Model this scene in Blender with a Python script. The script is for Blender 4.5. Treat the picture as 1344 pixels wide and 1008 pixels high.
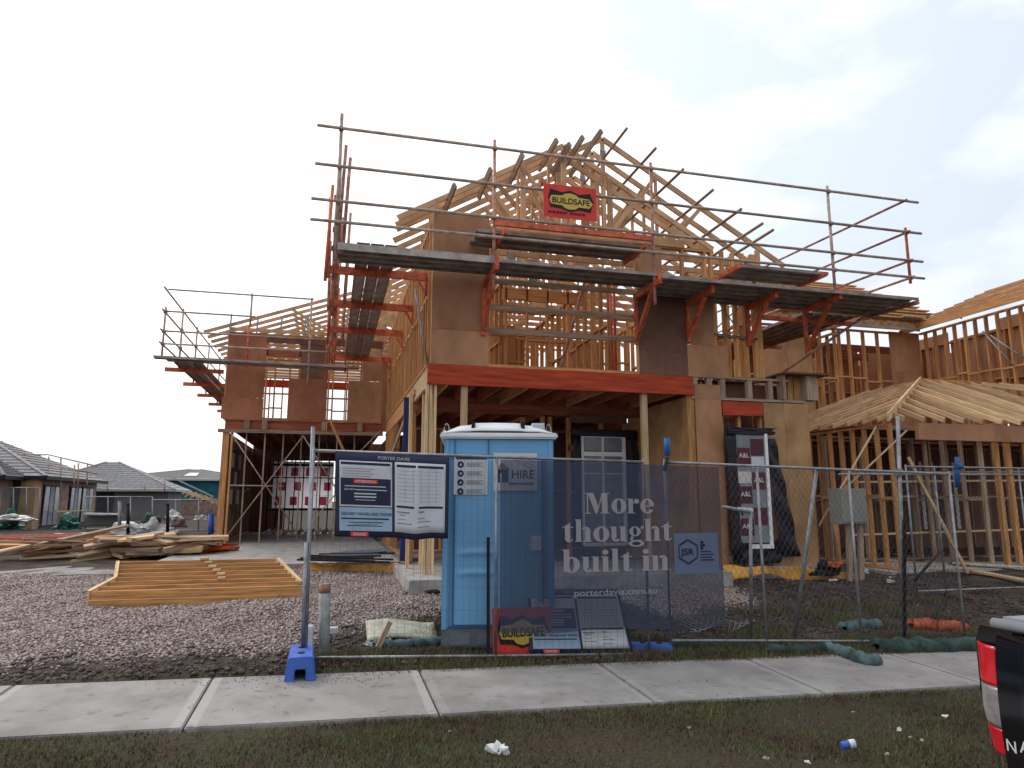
import bpy, bmesh, math, random
import numpy as np
from mathutils import Vector, Matrix
random.seed(7); rng = np.random.default_rng(7)
SC = bpy.context.scene
for o in list(bpy.data.objects): bpy.data.objects.remove(o)
COL = SC.collection
V = Vector

# ------------------------------------------------------------ camera
F = 913.8
def nrm(v): v = np.array(v, float); return v/np.linalg.norm(v)
_X = nrm((3594, -157, -F)); _Y = nrm((-239, -153, -F)); _Z = nrm(np.cross(_X, _Y)); _Y = np.cross(_Z, _X)
RM = np.array([_X, _Y, _Z]); CAM = np.array([0, 0, 1.6])
cam = bpy.data.cameras.new('camera'); camo = bpy.data.objects.new('camera', cam); COL.objects.link(camo)
m4 = Matrix([list(RM[i])+[CAM[i]] for i in range(3)]+[[0, 0, 0, 1]])
camo.matrix_world = m4
cam.sensor_width = 36; cam.lens = F/1344*36; cam.clip_end = 3000; cam.clip_start = .05
SC.camera = camo
SC.render.resolution_x = 1024; SC.render.resolution_y = 768
def P(px, py, **k):
    d = RM @ np.array([px-672, 504-py, -F]); (a, v), = k.items(); i = 'XYZ'.index(a)
    return V(CAM + (v-CAM[i])/d[i]*d)

# ------------------------------------------------------------ sky, sun, exposure
SUN_EL, SUN_AZ = math.radians(42), math.radians(-28)      # azimuth from +Y towards +X
w = bpy.data.worlds.new('World'); SC.world = w; w.use_nodes = True
nt = w.node_tree; N = nt.nodes; L = nt.links
for n in list(N): N.remove(n)
out = N.new('ShaderNodeOutputWorld'); bg = N.new('ShaderNodeBackground'); L.new(bg.outputs[0], out.inputs[0])
sky = N.new('ShaderNodeTexSky'); sky.sky_type = 'NISHITA'; sky.sun_disc = False
sky.sun_elevation = SUN_EL; sky.sun_rotation = SUN_AZ; sky.dust_density = 4; sky.air_density = 1.2
tc = N.new('ShaderNodeTexCoord'); mp = N.new('ShaderNodeMapping'); mp.inputs['Scale'].default_value = (1, 1, 2.2)
L.new(tc.outputs['Generated'], mp.inputs[0])
n1 = N.new('ShaderNodeTexNoise'); n1.inputs['Scale'].default_value = 2.3; n1.inputs['Detail'].default_value = 9; n1.inputs['Roughness'].default_value = .55
L.new(mp.outputs[0], n1.inputs['Vector'])
cr = N.new('ShaderNodeValToRGB'); cr.color_ramp.elements[0].position = .36; cr.color_ramp.elements[0].color = (4.9, 5.35, 5.9, 1)
cr.color_ramp.elements[1].position = .56; cr.color_ramp.elements[1].color = (7.9, 8.05, 8.3, 1)
L.new(n1.outputs[0], cr.inputs[0])
mx = N.new('ShaderNodeMix'); mx.data_type = 'RGBA'; mx.inputs[0].default_value = .80
sg = N.new('ShaderNodeVectorMath'); sg.operation = 'DOT_PRODUCT'; nn = N.new('ShaderNodeVectorMath'); nn.operation = 'NORMALIZE'
L.new(tc.outputs['Generated'], nn.inputs[0]); L.new(nn.outputs[0], sg.inputs[0]); sg.inputs[1].default_value = (math.sin(SUN_AZ)*math.cos(SUN_EL), math.cos(SUN_AZ)*math.cos(SUN_EL), math.sin(SUN_EL))
sr = N.new('ShaderNodeMapRange'); sr.interpolation_type = 'SMOOTHSTEP'; sr.inputs[1].default_value = -.9; sr.inputs[2].default_value = 1; sr.inputs[3].default_value = .66; sr.inputs[4].default_value = 1.48
L.new(sg.outputs['Value'], sr.inputs[0]); sm = N.new('ShaderNodeVectorMath'); sm.operation = 'SCALE'; L.new(cr.outputs[0], sm.inputs[0]); L.new(sr.outputs[0], sm.inputs['Scale'])
L.new(sky.outputs[0], mx.inputs[6]); L.new(sm.outputs[0], mx.inputs[7]); L.new(mx.outputs[2], bg.inputs[0])
bg.inputs[1].default_value = .12
sl = bpy.data.lights.new('sun', 'SUN'); sl.energy = .8; sl.angle = math.radians(14); sl.color = (1, .96, .9)
so = bpy.data.objects.new('sun', sl); COL.objects.link(so)
sd = V((math.sin(SUN_AZ)*math.cos(SUN_EL), math.cos(SUN_AZ)*math.cos(SUN_EL), math.sin(SUN_EL)))
so.rotation_euler = sd.to_track_quat('Z', 'Y').to_euler()
SC.view_settings.view_transform = 'Standard'; SC.view_settings.look = 'None'; SC.view_settings.gamma = 1
SC.view_settings.exposure = 0.27; SC.view_settings.use_curve_mapping = False
try: SC.cycles.max_bounces = 6; SC.cycles.transparent_max_bounces = 24
except Exception: pass

# ------------------------------------------------------------ materials
MATS = {}
def mat(name, col, rough=.75, metal=0, var=.18, scale=6, stretch=(1, 1, 1), bump=.15, col2=None, bscale=None, rnd=.12, spec=.3, coord='Object', thresh=None):
    m = bpy.data.materials.new(name); m.use_nodes = True; t = m.node_tree; n = t.nodes; l = t.links
    b = n['Principled BSDF']; b.inputs['Roughness'].default_value = rough; b.inputs['Metallic'].default_value = metal
    b.inputs['Specular IOR Level'].default_value = spec
    c = n.new('ShaderNodeTexCoord'); mpn = n.new('ShaderNodeMapping'); mpn.inputs['Scale'].default_value = stretch
    l.new(c.outputs[coord], mpn.inputs[0])
    no = n.new('ShaderNodeTexNoise'); no.inputs['Scale'].default_value = scale; no.inputs['Detail'].default_value = 7; no.inputs['Roughness'].default_value = .62
    oi = n.new('ShaderNodeObjectInfo')
    add = n.new('ShaderNodeVectorMath'); add.operation = 'MULTIPLY_ADD'; 
    cmb = n.new('ShaderNodeCombineXYZ'); 
    for i in range(3): l.new(oi.outputs['Random'], cmb.inputs[i])
    l.new(cmb.outputs[0], add.inputs[0]); add.inputs[1].default_value = (37, 53, 71); l.new(mpn.outputs[0], add.inputs[2])
    l.new(add.outputs[0], no.inputs['Vector'])
    r = n.new('ShaderNodeValToRGB'); e = r.color_ramp.elements
    c2 = col2 if col2 else tuple(x*(1-var*1.6) for x in col)
    hi = tuple(min(1, x*(1+var)) for x in col)
    e[0].position, e[1].position = thresh if thresh else (.3, .7)
    e[0].color = (*c2, 1); e[1].color = (*hi, 1)
    l.new(no.outputs[0], r.inputs[0])
    hs = n.new('ShaderNodeHueSaturation'); mr = n.new('ShaderNodeMapRange'); mr.inputs[3].default_value = 1-rnd; mr.inputs[4].default_value = 1+rnd
    l.new(oi.outputs['Random'], mr.inputs[0]); l.new(mr.outputs[0], hs.inputs['Value']); l.new(r.outputs[0], hs.inputs['Color'])
    l.new(hs.outputs[0], b.inputs['Base Color'])
    if bump:
        bn = n.new('ShaderNodeBump'); bn.inputs['Strength'].default_value = bump; bn.inputs['Distance'].default_value = .02
        if bscale:
            nb = n.new('ShaderNodeTexNoise'); nb.inputs['Scale'].default_value = bscale; nb.inputs['Detail'].default_value = 5; l.new(mpn.outputs[0], nb.inputs['Vector']); l.new(nb.outputs[0], bn.inputs['Height'])
        else: l.new(no.outputs[0], bn.inputs['Height'])
        l.new(bn.outputs[0], b.inputs['Normal'])
    MATS[name] = m; return m
G = (.6, 9, 9)
mat('pine', (.58, .285, .11), stretch=G, scale=4, var=.3, rnd=.22)
mat('pine_pale', (.66, .45, .25), stretch=G, scale=4, var=.25, rnd=.25)
mat('pine_truss', (.60, .36, .195), scale=3, var=.25, rnd=.15)
mat('pine_old', (.38, .26, .18), stretch=G, scale=4, var=.35, rnd=.3)
mat('pine_grey', (.40, .29, .21), stretch=G, scale=4, var=.3)
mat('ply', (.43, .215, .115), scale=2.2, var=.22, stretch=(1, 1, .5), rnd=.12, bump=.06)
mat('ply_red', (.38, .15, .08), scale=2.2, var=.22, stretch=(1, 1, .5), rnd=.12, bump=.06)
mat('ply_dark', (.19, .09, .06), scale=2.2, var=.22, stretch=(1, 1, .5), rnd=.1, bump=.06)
mat('ply_tan', (.46, .26, .125), scale=2.2, var=.22, rnd=.08, bump=.06)
mat('lvl_red', (.52, .07, .025), stretch=(.5, 6, 6), scale=3, var=.3, rnd=.15)
mat('lvl_dull', (.34, .10, .055), stretch=(.5, 6, 6), scale=3, var=.3)
mat('frame_brown', (.52, .26, .095), stretch=(.5, 8, 8), scale=4, var=.32, rnd=.15)
mat('scaf_orange', (.58, .12, .055), rough=.5, scale=8, var=.35, rnd=.25, bump=.05)
mat('scaf_tube', (.46, .36, .29), rough=.6, metal=.15, scale=7, var=.3, rnd=.15, bump=.05)
mat('scaf_rust', (.48, .25, .18), rough=.55, metal=.3, scale=9, var=.4, rnd=.25, bump=.05)
mat('plank_steel', (.38, .33, .30), rough=.55, metal=.25, scale=5, var=.3, rnd=.25, bump=.05)
mat('galv', (.29, .30, .31), rough=.5, metal=.6, scale=9, var=.25, rnd=.1, bump=.03)
mat('wire', (.13, .13, .135), rough=.5, metal=.5, bump=0)
mat('black', (.012, .012, .014), rough=.6, bump=.1)
mat('black_wrap', (.016, .013, .02), rough=.38, scale=5, bump=.8, bscale=9)
mat('black_paint', (.006, .006, .008), rough=.12, bump=0, spec=.6)
mat('lid_grey', (.26, .27, .29), rough=.35, bump=0, var=.06)
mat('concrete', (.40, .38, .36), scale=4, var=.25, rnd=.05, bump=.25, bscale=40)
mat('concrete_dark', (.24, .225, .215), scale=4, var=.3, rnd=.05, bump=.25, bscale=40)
mat('loo_blue', (.17, .41, .68), rough=.42, scale=2, var=.07, bump=.05, rnd=0, bscale=3)
mat('loo_blue_dark', (.03, .11, .29), rough=.45, bump=0, rnd=0)
mat('loo_roof', (.78, .80, .82), rough=.45, var=.06, bump=0, rnd=0)
mat('loo_grey', (.16, .18, .21), rough=.6, var=.15)
mat('white', (.75, .75, .75), rough=.5, var=.05, bump=0, rnd=.04)
mat('paper', (.56, .58, .62), rough=.5, var=.06, bump=0, rnd=.02)
mat('paper_blue', (.30, .42, .56), rough=.5, var=.1, bump=0, rnd=.02)
mat('navy', (.018, .022, .06), rough=.45, var=.15, bump=0, rnd=.02)
mat('print_grey', (.22, .24, .27), rough=.6, bump=0, rnd=.05)
mat('sign_red', (.72, .05, .035), rough=.42, var=.12, bump=0, rnd=.02)
mat('sign_yellow', (.66, .46, .08), rough=.45, var=.12, bump=0, rnd=0)
mat('wrap_red', (.10, .02, .032), rough=.5, var=.2, bump=0, rnd=.15)
mat('wrap_white', (.55, .50, .50), rough=.4, var=.12, bump=.2)
mat('pvc_white', (.75, .76, .78), rough=.35, var=.04, bump=0)
mat('glass_pane', (.20, .22, .25), rough=.2, var=.2, bump=0, spec=.6)
mat('foot_blue', (.06, .14, .50), rough=.45, var=.15, bump=.04)
mat('clamp_blue', (.02, .12, .33), rough=.5, var=.3, scale=14)
mat('sock_green', (.035, .068, .058), rough=.85, scale=7, var=.5, bump=.4, bscale=60, stretch=(1, 1, 1))
mat('sock_aqua', (.085, .14, .14), rough=.8, scale=7, var=.4, bump=.4, bscale=60)
mat('bag_orange', (.42, .09, .035), rough=.6, scale=9, var=.35, bump=.4, bscale=20)
mat('membrane', (.62, .30, .05), rough=.5, scale=3, var=.35, bump=.3, bscale=8)
mat('tarp_green', (.015, .13, .09), rough=.5, scale=4, var=.5, bump=.4)
mat('plastic_white', (.55, .54, .53), rough=.4, scale=5, var=.25, bump=.5, bscale=9)
mat('foam', (.58, .55, .42), rough=.8, scale=8, var=.25, bump=.3, bscale=30)
mat('pipe_grey', (.36, .37, .35), rough=.6, scale=9, var=.3)
mat('pipe_orange', (.38, .22, .14), rough=.6, scale=9, var=.3)
mat('roof_tile', (.25, .24, .24), rough=.7, scale=4, var=.25, rnd=.1)
mat('roof_light', (.36, .35, .35), rough=.7, scale=4, var=.2)
mat('roof_olive', (.22, .225, .20), rough=.7, scale=4, var=.2)
mat('render_grey', (.16, .155, .16), scale=.6, var=.15)
mat('brick_wall', (.27, .18, .15), scale=3, var=.35, rnd=.1)
mat('teal_wrap', (.012, .12, .15), scale=2, var=.2)
mat('fascia', (.42, .42, .42), rough=.5, var=.1)
mat('brown_panel', (.40, .24, .10), scale=2, var=.2)
mat('blue_pole', (.02, .035, .16), rough=.45, var=.2)
mat('meter_box', (.26, .25, .23), rough=.5, var=.1, bump=0)
mat('lamp_red', (.62, .012, .02), rough=.12, var=.15, bump=0, spec=.7)
mat('lamp_clear', (.30, .27, .27), rough=.18, var=.25, scale=12, bump=.15, spec=.7)
mat('chrome', (.7, .72, .75), rough=.15, metal=1, bump=0)
mat('text_white', (.62, .62, .64), rough=.6, var=.05, bump=0, rnd=0)
mat('stone', (.38, .305, .275), scale=34, var=.6, rnd=.0, bump=.2, coord='Object', thresh=(.40, .64), col2=(.11, .08, .072))
mat('clod', (.10, .075, .065), scale=9, var=.5, rnd=0)
mat('blade', (.085, .095, .036), rough=.7, scale=2.2, var=.4, rnd=0, bump=0, col2=(.10, .068, .04), thresh=(.42, .6))
mat('soil', (.06, .045, .038), scale=3, var=.4, bump=.6, bscale=30)

def translucent(name, col, f):
    m = MATS[name] = bpy.data.materials.new(name); m.use_nodes = True; t = m.node_tree; n = t.nodes; l = t.links
    b = n['Principled BSDF']; b.inputs['Base Color'].default_value = (*col, 1); b.inputs['Roughness'].default_value = .6
    tr = n.new('ShaderNodeBsdfTranslucent'); tr.inputs[0].default_value = (*col, 1)
    ms = n.new('ShaderNodeMixShader'); ms.inputs[0].default_value = f
    l.new(b.outputs[0], ms.inputs[1]); l.new(tr.outputs[0], ms.inputs[2]); l.new(ms.outputs[0], n['Material Output'].inputs[0])
translucent('wrap_lit', (.88, .86, .88), .85); translucent('wrap_lit_red', (.66, .24, .32), .85)
def meshcloth(name, col, opac):
    m = MATS[name] = bpy.data.materials.new(name); m.use_nodes = True; t = m.node_tree; n = t.nodes; l = t.links
    b = n['Principled BSDF']; b.inputs['Roughness'].default_value = .8; b.inputs['Specular IOR Level'].default_value = .15
    no = n.new('ShaderNodeTexNoise'); no.inputs['Scale'].default_value = 1.3; c = n.new('ShaderNodeTexCoord'); l.new(c.outputs['Object'], no.inputs[0])
    r = n.new('ShaderNodeValToRGB'); r.color_ramp.elements[0].color = (*[x*.8 for x in col], 1); r.color_ramp.elements[1].color = (*[x*1.25 for x in col], 1)
    l.new(no.outputs[0], r.inputs[0]); l.new(r.outputs[0], b.inputs['Base Color'])
    tp = n.new('ShaderNodeBsdfTransparent'); ms = n.new('ShaderNodeMixShader'); ms.inputs[0].default_value = opac
    l.new(tp.outputs[0], ms.inputs[1]); l.new(b.outputs[0], ms.inputs[2]); l.new(ms.outputs[0], n['Material Output'].inputs[0])
meshcloth('banner_navy', (.046, .062, .105), .70); meshcloth('banner_grey', (.052, .056, .080), .72)
meshcloth('banner_text', (.36, .33, .35), .80); meshcloth('banner_url', (.30, .31, .38), .85); meshcloth('banner_patch', (.13, .17, .27), .8); meshcloth('banner_line', (.008, .012, .05), .85)

def ground_mat():
    m = MATS['ground'] = bpy.data.materials.new('ground'); m.use_nodes = True; t = m.node_tree; n = t.nodes; l = t.links
    b = n['Principled BSDF']; b.inputs['Roughness'].default_value = .95; b.inputs['Specular IOR Level'].default_value = .15
    c = n.new('ShaderNodeTexCoord'); at = n.new('ShaderNodeVertexColor'); at.layer_name = 'zone'
    vo = n.new('ShaderNodeTexVoronoi'); vo.inputs['Scale'].default_value = 24; l.new(c.outputs['Object'], vo.inputs[0])
    r = n.new('ShaderNodeValToRGB'); e = r.color_ramp.elements; e[0].color = (.10, .075, .065, 1); e[1].color = (.31, .245, .22, 1)
    s = n.new('ShaderNodeSeparateColor'); l.new(vo.outputs['Color'], s.inputs[0]); l.new(s.outputs[0], r.inputs[0])
    no = n.new('ShaderNodeTexNoise'); no.inputs['Scale'].default_value = 2.5; no.inputs['Detail'].default_value = 9; l.new(c.outputs['Object'], no.inputs[0])
    r2 = n.new('ShaderNodeValToRGB'); e = r2.color_ramp.elements; e[0].position = .35; e[1].position = .7; e[0].color = (.035, .026, .022, 1); e[1].color = (.11, .082, .068, 1); l.new(no.outputs[0], r2.inputs[0])
    mxx = n.new('ShaderNodeMix'); mxx.data_type = 'RGBA'; sp = n.new('ShaderNodeSeparateColor'); l.new(at.outputs[0], sp.inputs[0])
    l.new(sp.outputs[0], mxx.inputs[0]); l.new(r2.outputs[0], mxx.inputs[6]); l.new(r.outputs[0], mxx.inputs[7])
    r3 = n.new('ShaderNodeValToRGB'); e = r3.color_ramp.elements; e[0].position = .38; e[1].position = .62; e[0].color = (.06, .043, .03, 1); e[1].color = (.052, .05, .026, 1); l.new(no.outputs[0], r3.inputs[0])
    m3 = n.new('ShaderNodeMix'); m3.data_type = 'RGBA'; l.new(sp.outputs[1], m3.inputs[0]); l.new(mxx.outputs[2], m3.inputs[6]); l.new(r3.outputs[0], m3.inputs[7])
    l.new(m3.outputs[2], b.inputs['Base Color'])
    bn = n.new('ShaderNodeBump'); bn.inputs['Strength'].default_value = .7; bn.inputs['Distance'].default_value = .03; l.new(vo.outputs['Distance'], bn.inputs['Height']); l.new(bn.outputs[0], b.inputs['Normal'])
ground_mat()
def path_mat():
    m = MATS['path'] = bpy.data.materials.new('path'); m.use_nodes = True; t = m.node_tree; n = t.nodes; l = t.links
    b = n['Principled BSDF']; b.inputs['Roughness'].default_value = .8; b.inputs['Specular IOR Level'].default_value = .25
    g = n.new('ShaderNodeNewGeometry'); c = n.new('ShaderNodeTexCoord')
    a = n.new('ShaderNodeTexNoise'); a.inputs['Scale'].default_value = 1.7; a.inputs['Detail'].default_value = 10; a.inputs['Roughness'].default_value = .65; l.new(g.outputs['Position'], a.inputs[0])
    r = n.new('ShaderNodeValToRGB'); e = r.color_ramp.elements; e[0].position = .33; e[1].position = .62; e[0].color = (.21, .195, .18, 1); e[1].color = (.335, .318, .30, 1); l.new(a.outputs[0], r.inputs[0])
    # trowelled paler margins at the slab's ends (generated x near 0 / 1)
    sx = n.new('ShaderNodeSeparateXYZ'); l.new(c.outputs['Object'], sx.inputs[0])
    ab = n.new('ShaderNodeMath'); ab.operation = 'ABSOLUTE'; l.new(sx.outputs[0], ab.inputs[0])
    at = n.new('ShaderNodeAttribute'); at.attribute_type = 'OBJECT'; at.attribute_name = 'half'
    su = n.new('ShaderNodeMath'); su.operation = 'SUBTRACT'; l.new(at.outputs['Fac'], su.inputs[0]); l.new(ab.outputs[0], su.inputs[1])
    lt = n.new('ShaderNodeMapRange'); lt.inputs[1].default_value = .065; lt.inputs[2].default_value = .085; lt.inputs[3].default_value = .8; lt.inputs[4].default_value = 0; l.new(su.outputs[0], lt.inputs[0])
    ea = n.new('ShaderNodeAttribute'); ea.attribute_type = 'OBJECT'; ea.attribute_name = 'edge'; em = n.new('ShaderNodeMath'); em.operation = 'MULTIPLY'; l.new(lt.outputs[0], em.inputs[0]); l.new(ea.outputs['Fac'], em.inputs[1])
    mm = n.new('ShaderNodeMix'); mm.data_type = 'RGBA'; l.new(em.outputs[0], mm.inputs[0]); l.new(r.outputs[0], mm.inputs[6]); mm.inputs[7].default_value = (.40, .385, .365, 1)
    # mud specks
    d = n.new('ShaderNodeTexNoise'); d.inputs['Scale'].default_value = 9; d.inputs['Detail'].default_value = 6; l.new(g.outputs['Position'], d.inputs[0])
    rd = n.new('ShaderNodeValToRGB'); e = rd.color_ramp.elements; e[0].position = .60; e[1].position = .70; e[0].color = (0, 0, 0, 1); e[1].color = (.4, .4, .4, 1); l.new(d.outputs[0], rd.inputs[0])
    m2 = n.new('ShaderNodeMix'); m2.data_type = 'RGBA'; l.new(rd.outputs[0], m2.inputs[0]); l.new(mm.outputs[2], m2.inputs[6]); m2.inputs[7].default_value = (.09, .07, .055, 1)
    l.new(m2.outputs[2], b.inputs['Base Color'])
    f = n.new('ShaderNodeTexNoise'); f.inputs['Scale'].default_value = 90; f.inputs['Detail'].default_value = 3; l.new(g.outputs['Position'], f.inputs[0])
    bn = n.new('ShaderNodeBump'); bn.inputs['Strength'].default_value = .35; bn.inputs['Distance'].default_value = .006; l.new(f.outputs[0], bn.inputs['Height']); l.new(bn.outputs[0], b.inputs['Normal'])
path_mat()

# ------------------------------------------------------------ builders
WLD = {}
def place(o, parent, W):
    COL.objects.link(o)
    if parent is not None:
        o.parent = parent; o.matrix_basis = WLD[parent.name].inverted() @ W
    else: o.matrix_basis = W
    WLD[o.name] = W.copy(); return o
def tag(o, label=None, cat=None, group=None, kind=None):
    if label: o['label'] = label
    if cat: o['category'] = cat
    if group: o['group'] = group
    if kind: o['kind'] = kind
    return o
def thing(name, loc, label, cat, group=None, rz=0):
    o = bpy.data.objects.new(name, None); o.empty_display_size = .2
    place(o, None, Matrix.Translation(V(loc)) @ Matrix.Rotation(rz, 4, 'Z')); return tag(o, label, cat, group)
_box = {}
def boxmesh(a, b, c, mt, bev=0):
    k = (round(a, 3), round(b, 3), round(c, 3), mt, bev)
    if k in _box: return _box[k]
    me = bpy.data.meshes.new(mt+'_box'); bm = bmesh.new(); bmesh.ops.create_cube(bm, size=1)
    bmesh.ops.scale(bm, vec=(a, b, c), verts=bm.verts)
    if bev: bmesh.ops.bevel(bm, geom=bm.edges[:], offset=bev, segments=2, affect='EDGES')
    bm.to_mesh(me); bm.free(); me.materials.append(MATS[mt]); _box[k] = me; return me
def frame(p0, p1, up):
    d = (p1-p0).normalized(); u = V(up); s = u.cross(d)
    if s.length < 1e-4: s = V((0, 1, 0)).cross(d)
    s.normalize(); u = d.cross(s)
    M = Matrix((( d.x, s.x, u.x, 0), (d.y, s.y, u.y, 0), (d.z, s.z, u.z, 0), (0, 0, 0, 1)))
    return M
def stick(name, p0, p1, wd, dp, mt, parent, up=(0, 0, 1), bev=0, label=None):
    """a straight member: length p0-p1, width wd sideways, depth dp along 'up'"""
    p0 = V(p0); p1 = V(p1); ln = (p1-p0).length
    o = bpy.data.objects.new(name, boxmesh(ln, wd, dp, mt, bev))
    W = Matrix.Translation((p0+p1)/2) @ frame(p0, p1, up)
    place(o, parent, W)
    if label: o['label'] = label
    return o
def box(name, lo, hi, mt, parent, bev=0, label=None):
    lo = V(lo); hi = V(hi); s = hi-lo
    o = bpy.data.objects.new(name, boxmesh(abs(s.x), abs(s.y), abs(s.z), mt, bev))
    place(o, parent, Matrix.Translation((lo+hi)/2))
    if label: o['label'] = label
    return o
_tub = {}
def tubemesh(ln, r, mt, n=8):
    k = (round(ln, 3), round(r, 4), mt, n)
    if k in _tub: return _tub[k]
    me = bpy.data.meshes.new(mt+'_tube'); bm = bmesh.new()
    bmesh.ops.create_cone(bm, cap_ends=True, segments=n, radius1=r, radius2=r, depth=ln, matrix=Matrix.Rotation(math.pi/2, 4, 'Y'))
    for f in bm.faces: f.smooth = len(f.verts) == 4
    bm.to_mesh(me); bm.free(); me.materials.append(MATS[mt]); _tub[k] = me; return me
def tube(name, p0, p1, r, mt, parent, n=8):
    p0 = V(p0); p1 = V(p1)
    o = bpy.data.objects.new(name, tubemesh((p1-p0).length, r, mt, n))
    place(o, parent, Matrix.Translation((p0+p1)/2) @ frame(p0, p1, (0, 0, 1))); return o
class MB:
    def __init__(s): s.v = []; s.f = []; s.mi = []; s.m = []
    def _m(s, mt):
        if mt not in s.m: s.m.append(mt)
        return s.m.index(mt)
    def poly(s, pts, mt):
        k = len(s.v); s.v += [tuple(p) for p in pts]; s.f.append(tuple(range(k, k+len(pts)))); s.mi.append(s._m(mt))
    def bar(s, p0, p1, wd, dp, mt, up=(0, 0, 1)):
        p0 = V(p0); p1 = V(p1); M = frame(p0, p1, up).to_3x3(); a = M @ V((0, wd/2, 0)); b = M @ V((0, 0, dp/2)); k = len(s.v)
        for p in (p0, p1):
            for q in (-a-b, a-b, a+b, -a+b): s.v.append(tuple(p+q))
        for f in ((0, 3, 2, 1), (4, 5, 6, 7), (0, 1, 5, 4), (1, 2, 6, 5), (2, 3, 7, 6), (3, 0, 4, 7)): s.f.append(tuple(k+i for i in f)); s.mi.append(s._m(mt))
    def box(s, lo, hi, mt):
        y = (lo[1]+hi[1])/2; z = (lo[2]+hi[2])/2; s.bar((lo[0], y, z), (hi[0], y, z), abs(hi[1]-lo[1]), abs(hi[2]-lo[2]), mt)
    def tube(s, pts, r, mt, n=6, closed=False):
        pts = [V(p) for p in pts]; k = len(s.v)
        for i, p in enumerate(pts):
            d = (pts[min(i+1, len(pts)-1)]-pts[max(i-1, 0)]).normalized(); u = V((0, 0, 1)) if abs(d.z) < .9 else V((1, 0, 0))
            a = d.cross(u).normalized(); b = a.cross(d); rr = r[i] if isinstance(r, (list, tuple)) else r
            for j in range(n): t = 2*math.pi*j/n; s.v.append(tuple(p+a*rr*math.cos(t)+b*rr*math.sin(t)))
        for i in range(len(pts)-1):
            for j in range(n): s.f.append((k+i*n+j, k+i*n+(j+1) % n, k+(i+1)*n+(j+1) % n, k+(i+1)*n+j)); s.mi.append(s._m(mt))
        s.f.append(tuple(k+j for j in range(n))); s.mi.append(s._m(mt)); e = k+(len(pts)-1)*n; s.f.append(tuple(e+n-1-j for j in range(n))); s.mi.append(s._m(mt))
    def build(s, name, parent=None, origin=None, smooth=False, label=None, kind=None):
        og = V(origin) if origin is not None else (WLD[parent.name].translation if parent is not None else V(s.v[0]))
        me = bpy.data.meshes.new(name); me.from_pydata([tuple(V(p)-og) for p in s.v], [], s.f)
        for x in s.m: me.materials.append(MATS[x])
        me.polygons.foreach_set('material_index', s.mi)
        if smooth: me.polygons.foreach_set('use_smooth', [True]*len(s.f))
        o = bpy.data.objects.new(name, me); place(o, parent, Matrix.Translation(og))
        if label: o['label'] = label
        if kind: o['kind'] = kind
        return o
def grid(name, fn, nu, nv, mt, parent=None, thick=0, smooth=True, label=None):
    """sheet from fn(u,v) -> point"""
    mb = MB(); 
    P_ = [[V(fn(i/nu, j/nv)) for j in range(nv+1)] for i in range(nu+1)]
    k = 0
    for row in P_:
        for p in row: mb.v.append(tuple(p))
    for i in range(nu):
        for j in range(nv): mb.f.append((i*(nv+1)+j, (i+1)*(nv+1)+j, (i+1)*(nv+1)+j+1, i*(nv+1)+j+1)); mb.mi.append(0)
    mb.m = [mt]; o = mb.build(name, parent, smooth=smooth, label=label)
    if thick: md = o.modifiers.new('s', 'SOLIDIFY'); md.thickness = thick; md.offset = 0
    return o
def text(s, name, mt, parent, origin, height, right=(1, 0, 0), up=(0, 0, 1), width=None, align='LEFT', depth=.0015, bold=0, label=None):
    cu = bpy.data.curves.new('t', 'FONT'); cu.body = s; cu.size = 1; cu.align_x = align; cu.offset = bold
    tmp = bpy.data.objects.new('t', cu); COL.objects.link(tmp)
    bpy.context.view_layer.update(); dg = bpy.context.evaluated_depsgraph_get()
    me = bpy.data.meshes.new_from_object(tmp.evaluated_get(dg)); bpy.data.objects.remove(tmp); bpy.data.curves.remove(cu)
    n = len(me.vertices); co = np.zeros(n*3); me.vertices.foreach_get('co', co); co = co.reshape(-1, 3)
    if n == 0: return None
    sc = height/.70; co[:, 1] *= sc
    w0 = co[:, 0].max()-co[:, 0].min(); sx = (width/w0) if width else sc; co[:, 0] *= sx
    me.vertices.foreach_set('co', co.ravel()); me.materials.clear(); me.materials.append(MATS[mt])
    r = V(right).normalized(); u = V(up); u = (u-r*u.dot(r)).normalized(); f = r.cross(u)
    M = Matrix(((r.x, u.x, f.x, origin[0]), (r.y, u.y, f.y, origin[1]), (r.z, u.z, f.z, origin[2]), (0, 0, 0, 1)))
    o = bpy.data.objects.new(name, me); place(o, parent, M)
    if label: o['label'] = label
    return o
def cp(root, parent=None, W=None, label=None):
    """copy a thing with its parts"""
    c = root.copy(); place(c, parent, W if W is not None else WLD[root.name])
    if label: c['label'] = label
    for ch in [x for x in list(COL.objects) if x.parent == root]:
        cp(ch, c, WLD[c.name] @ WLD[root.name].inverted() @ WLD[ch.name])
    return c

# ------------------------------------------------------------ ground
def sst(a, b, t): t = max(0, min(1, (t-a)/(b-a))); return t*t*(3-2*t)
def zpath(x, y): return .045-.02*max(-9, min(14, x))+.03*(y-5.5)
def gz(x, y):
    if y < 5.5: base = zpath(x, y)-.0
    else: base = zpath(x, min(y, 6.75))
    z = base + (.30-base)*sst(7.2, 10.2, y)*1 if y > 7.2 else base
    z += .12*sst(10.5, 15, y)
    z -= .12*sst(26, 45, y)
    return z
def ngz(x, y):
    h = math.sin(x*3.1+y*1.7)*.012+math.sin(x*7.7-y*5.3)*.008+math.sin(x*1.3+2)*math.sin(y*2.1)*.02
    return gz(x, y)+h*(1 if y > 6.9 or y < 5.3 else 0)-(.035 if 5.42 < y < 6.83 else 0)
xs = np.concatenate([np.linspace(-140, -14, 18), np.linspace(-12, 16, 141), np.linspace(18, 160, 18)])
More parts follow.
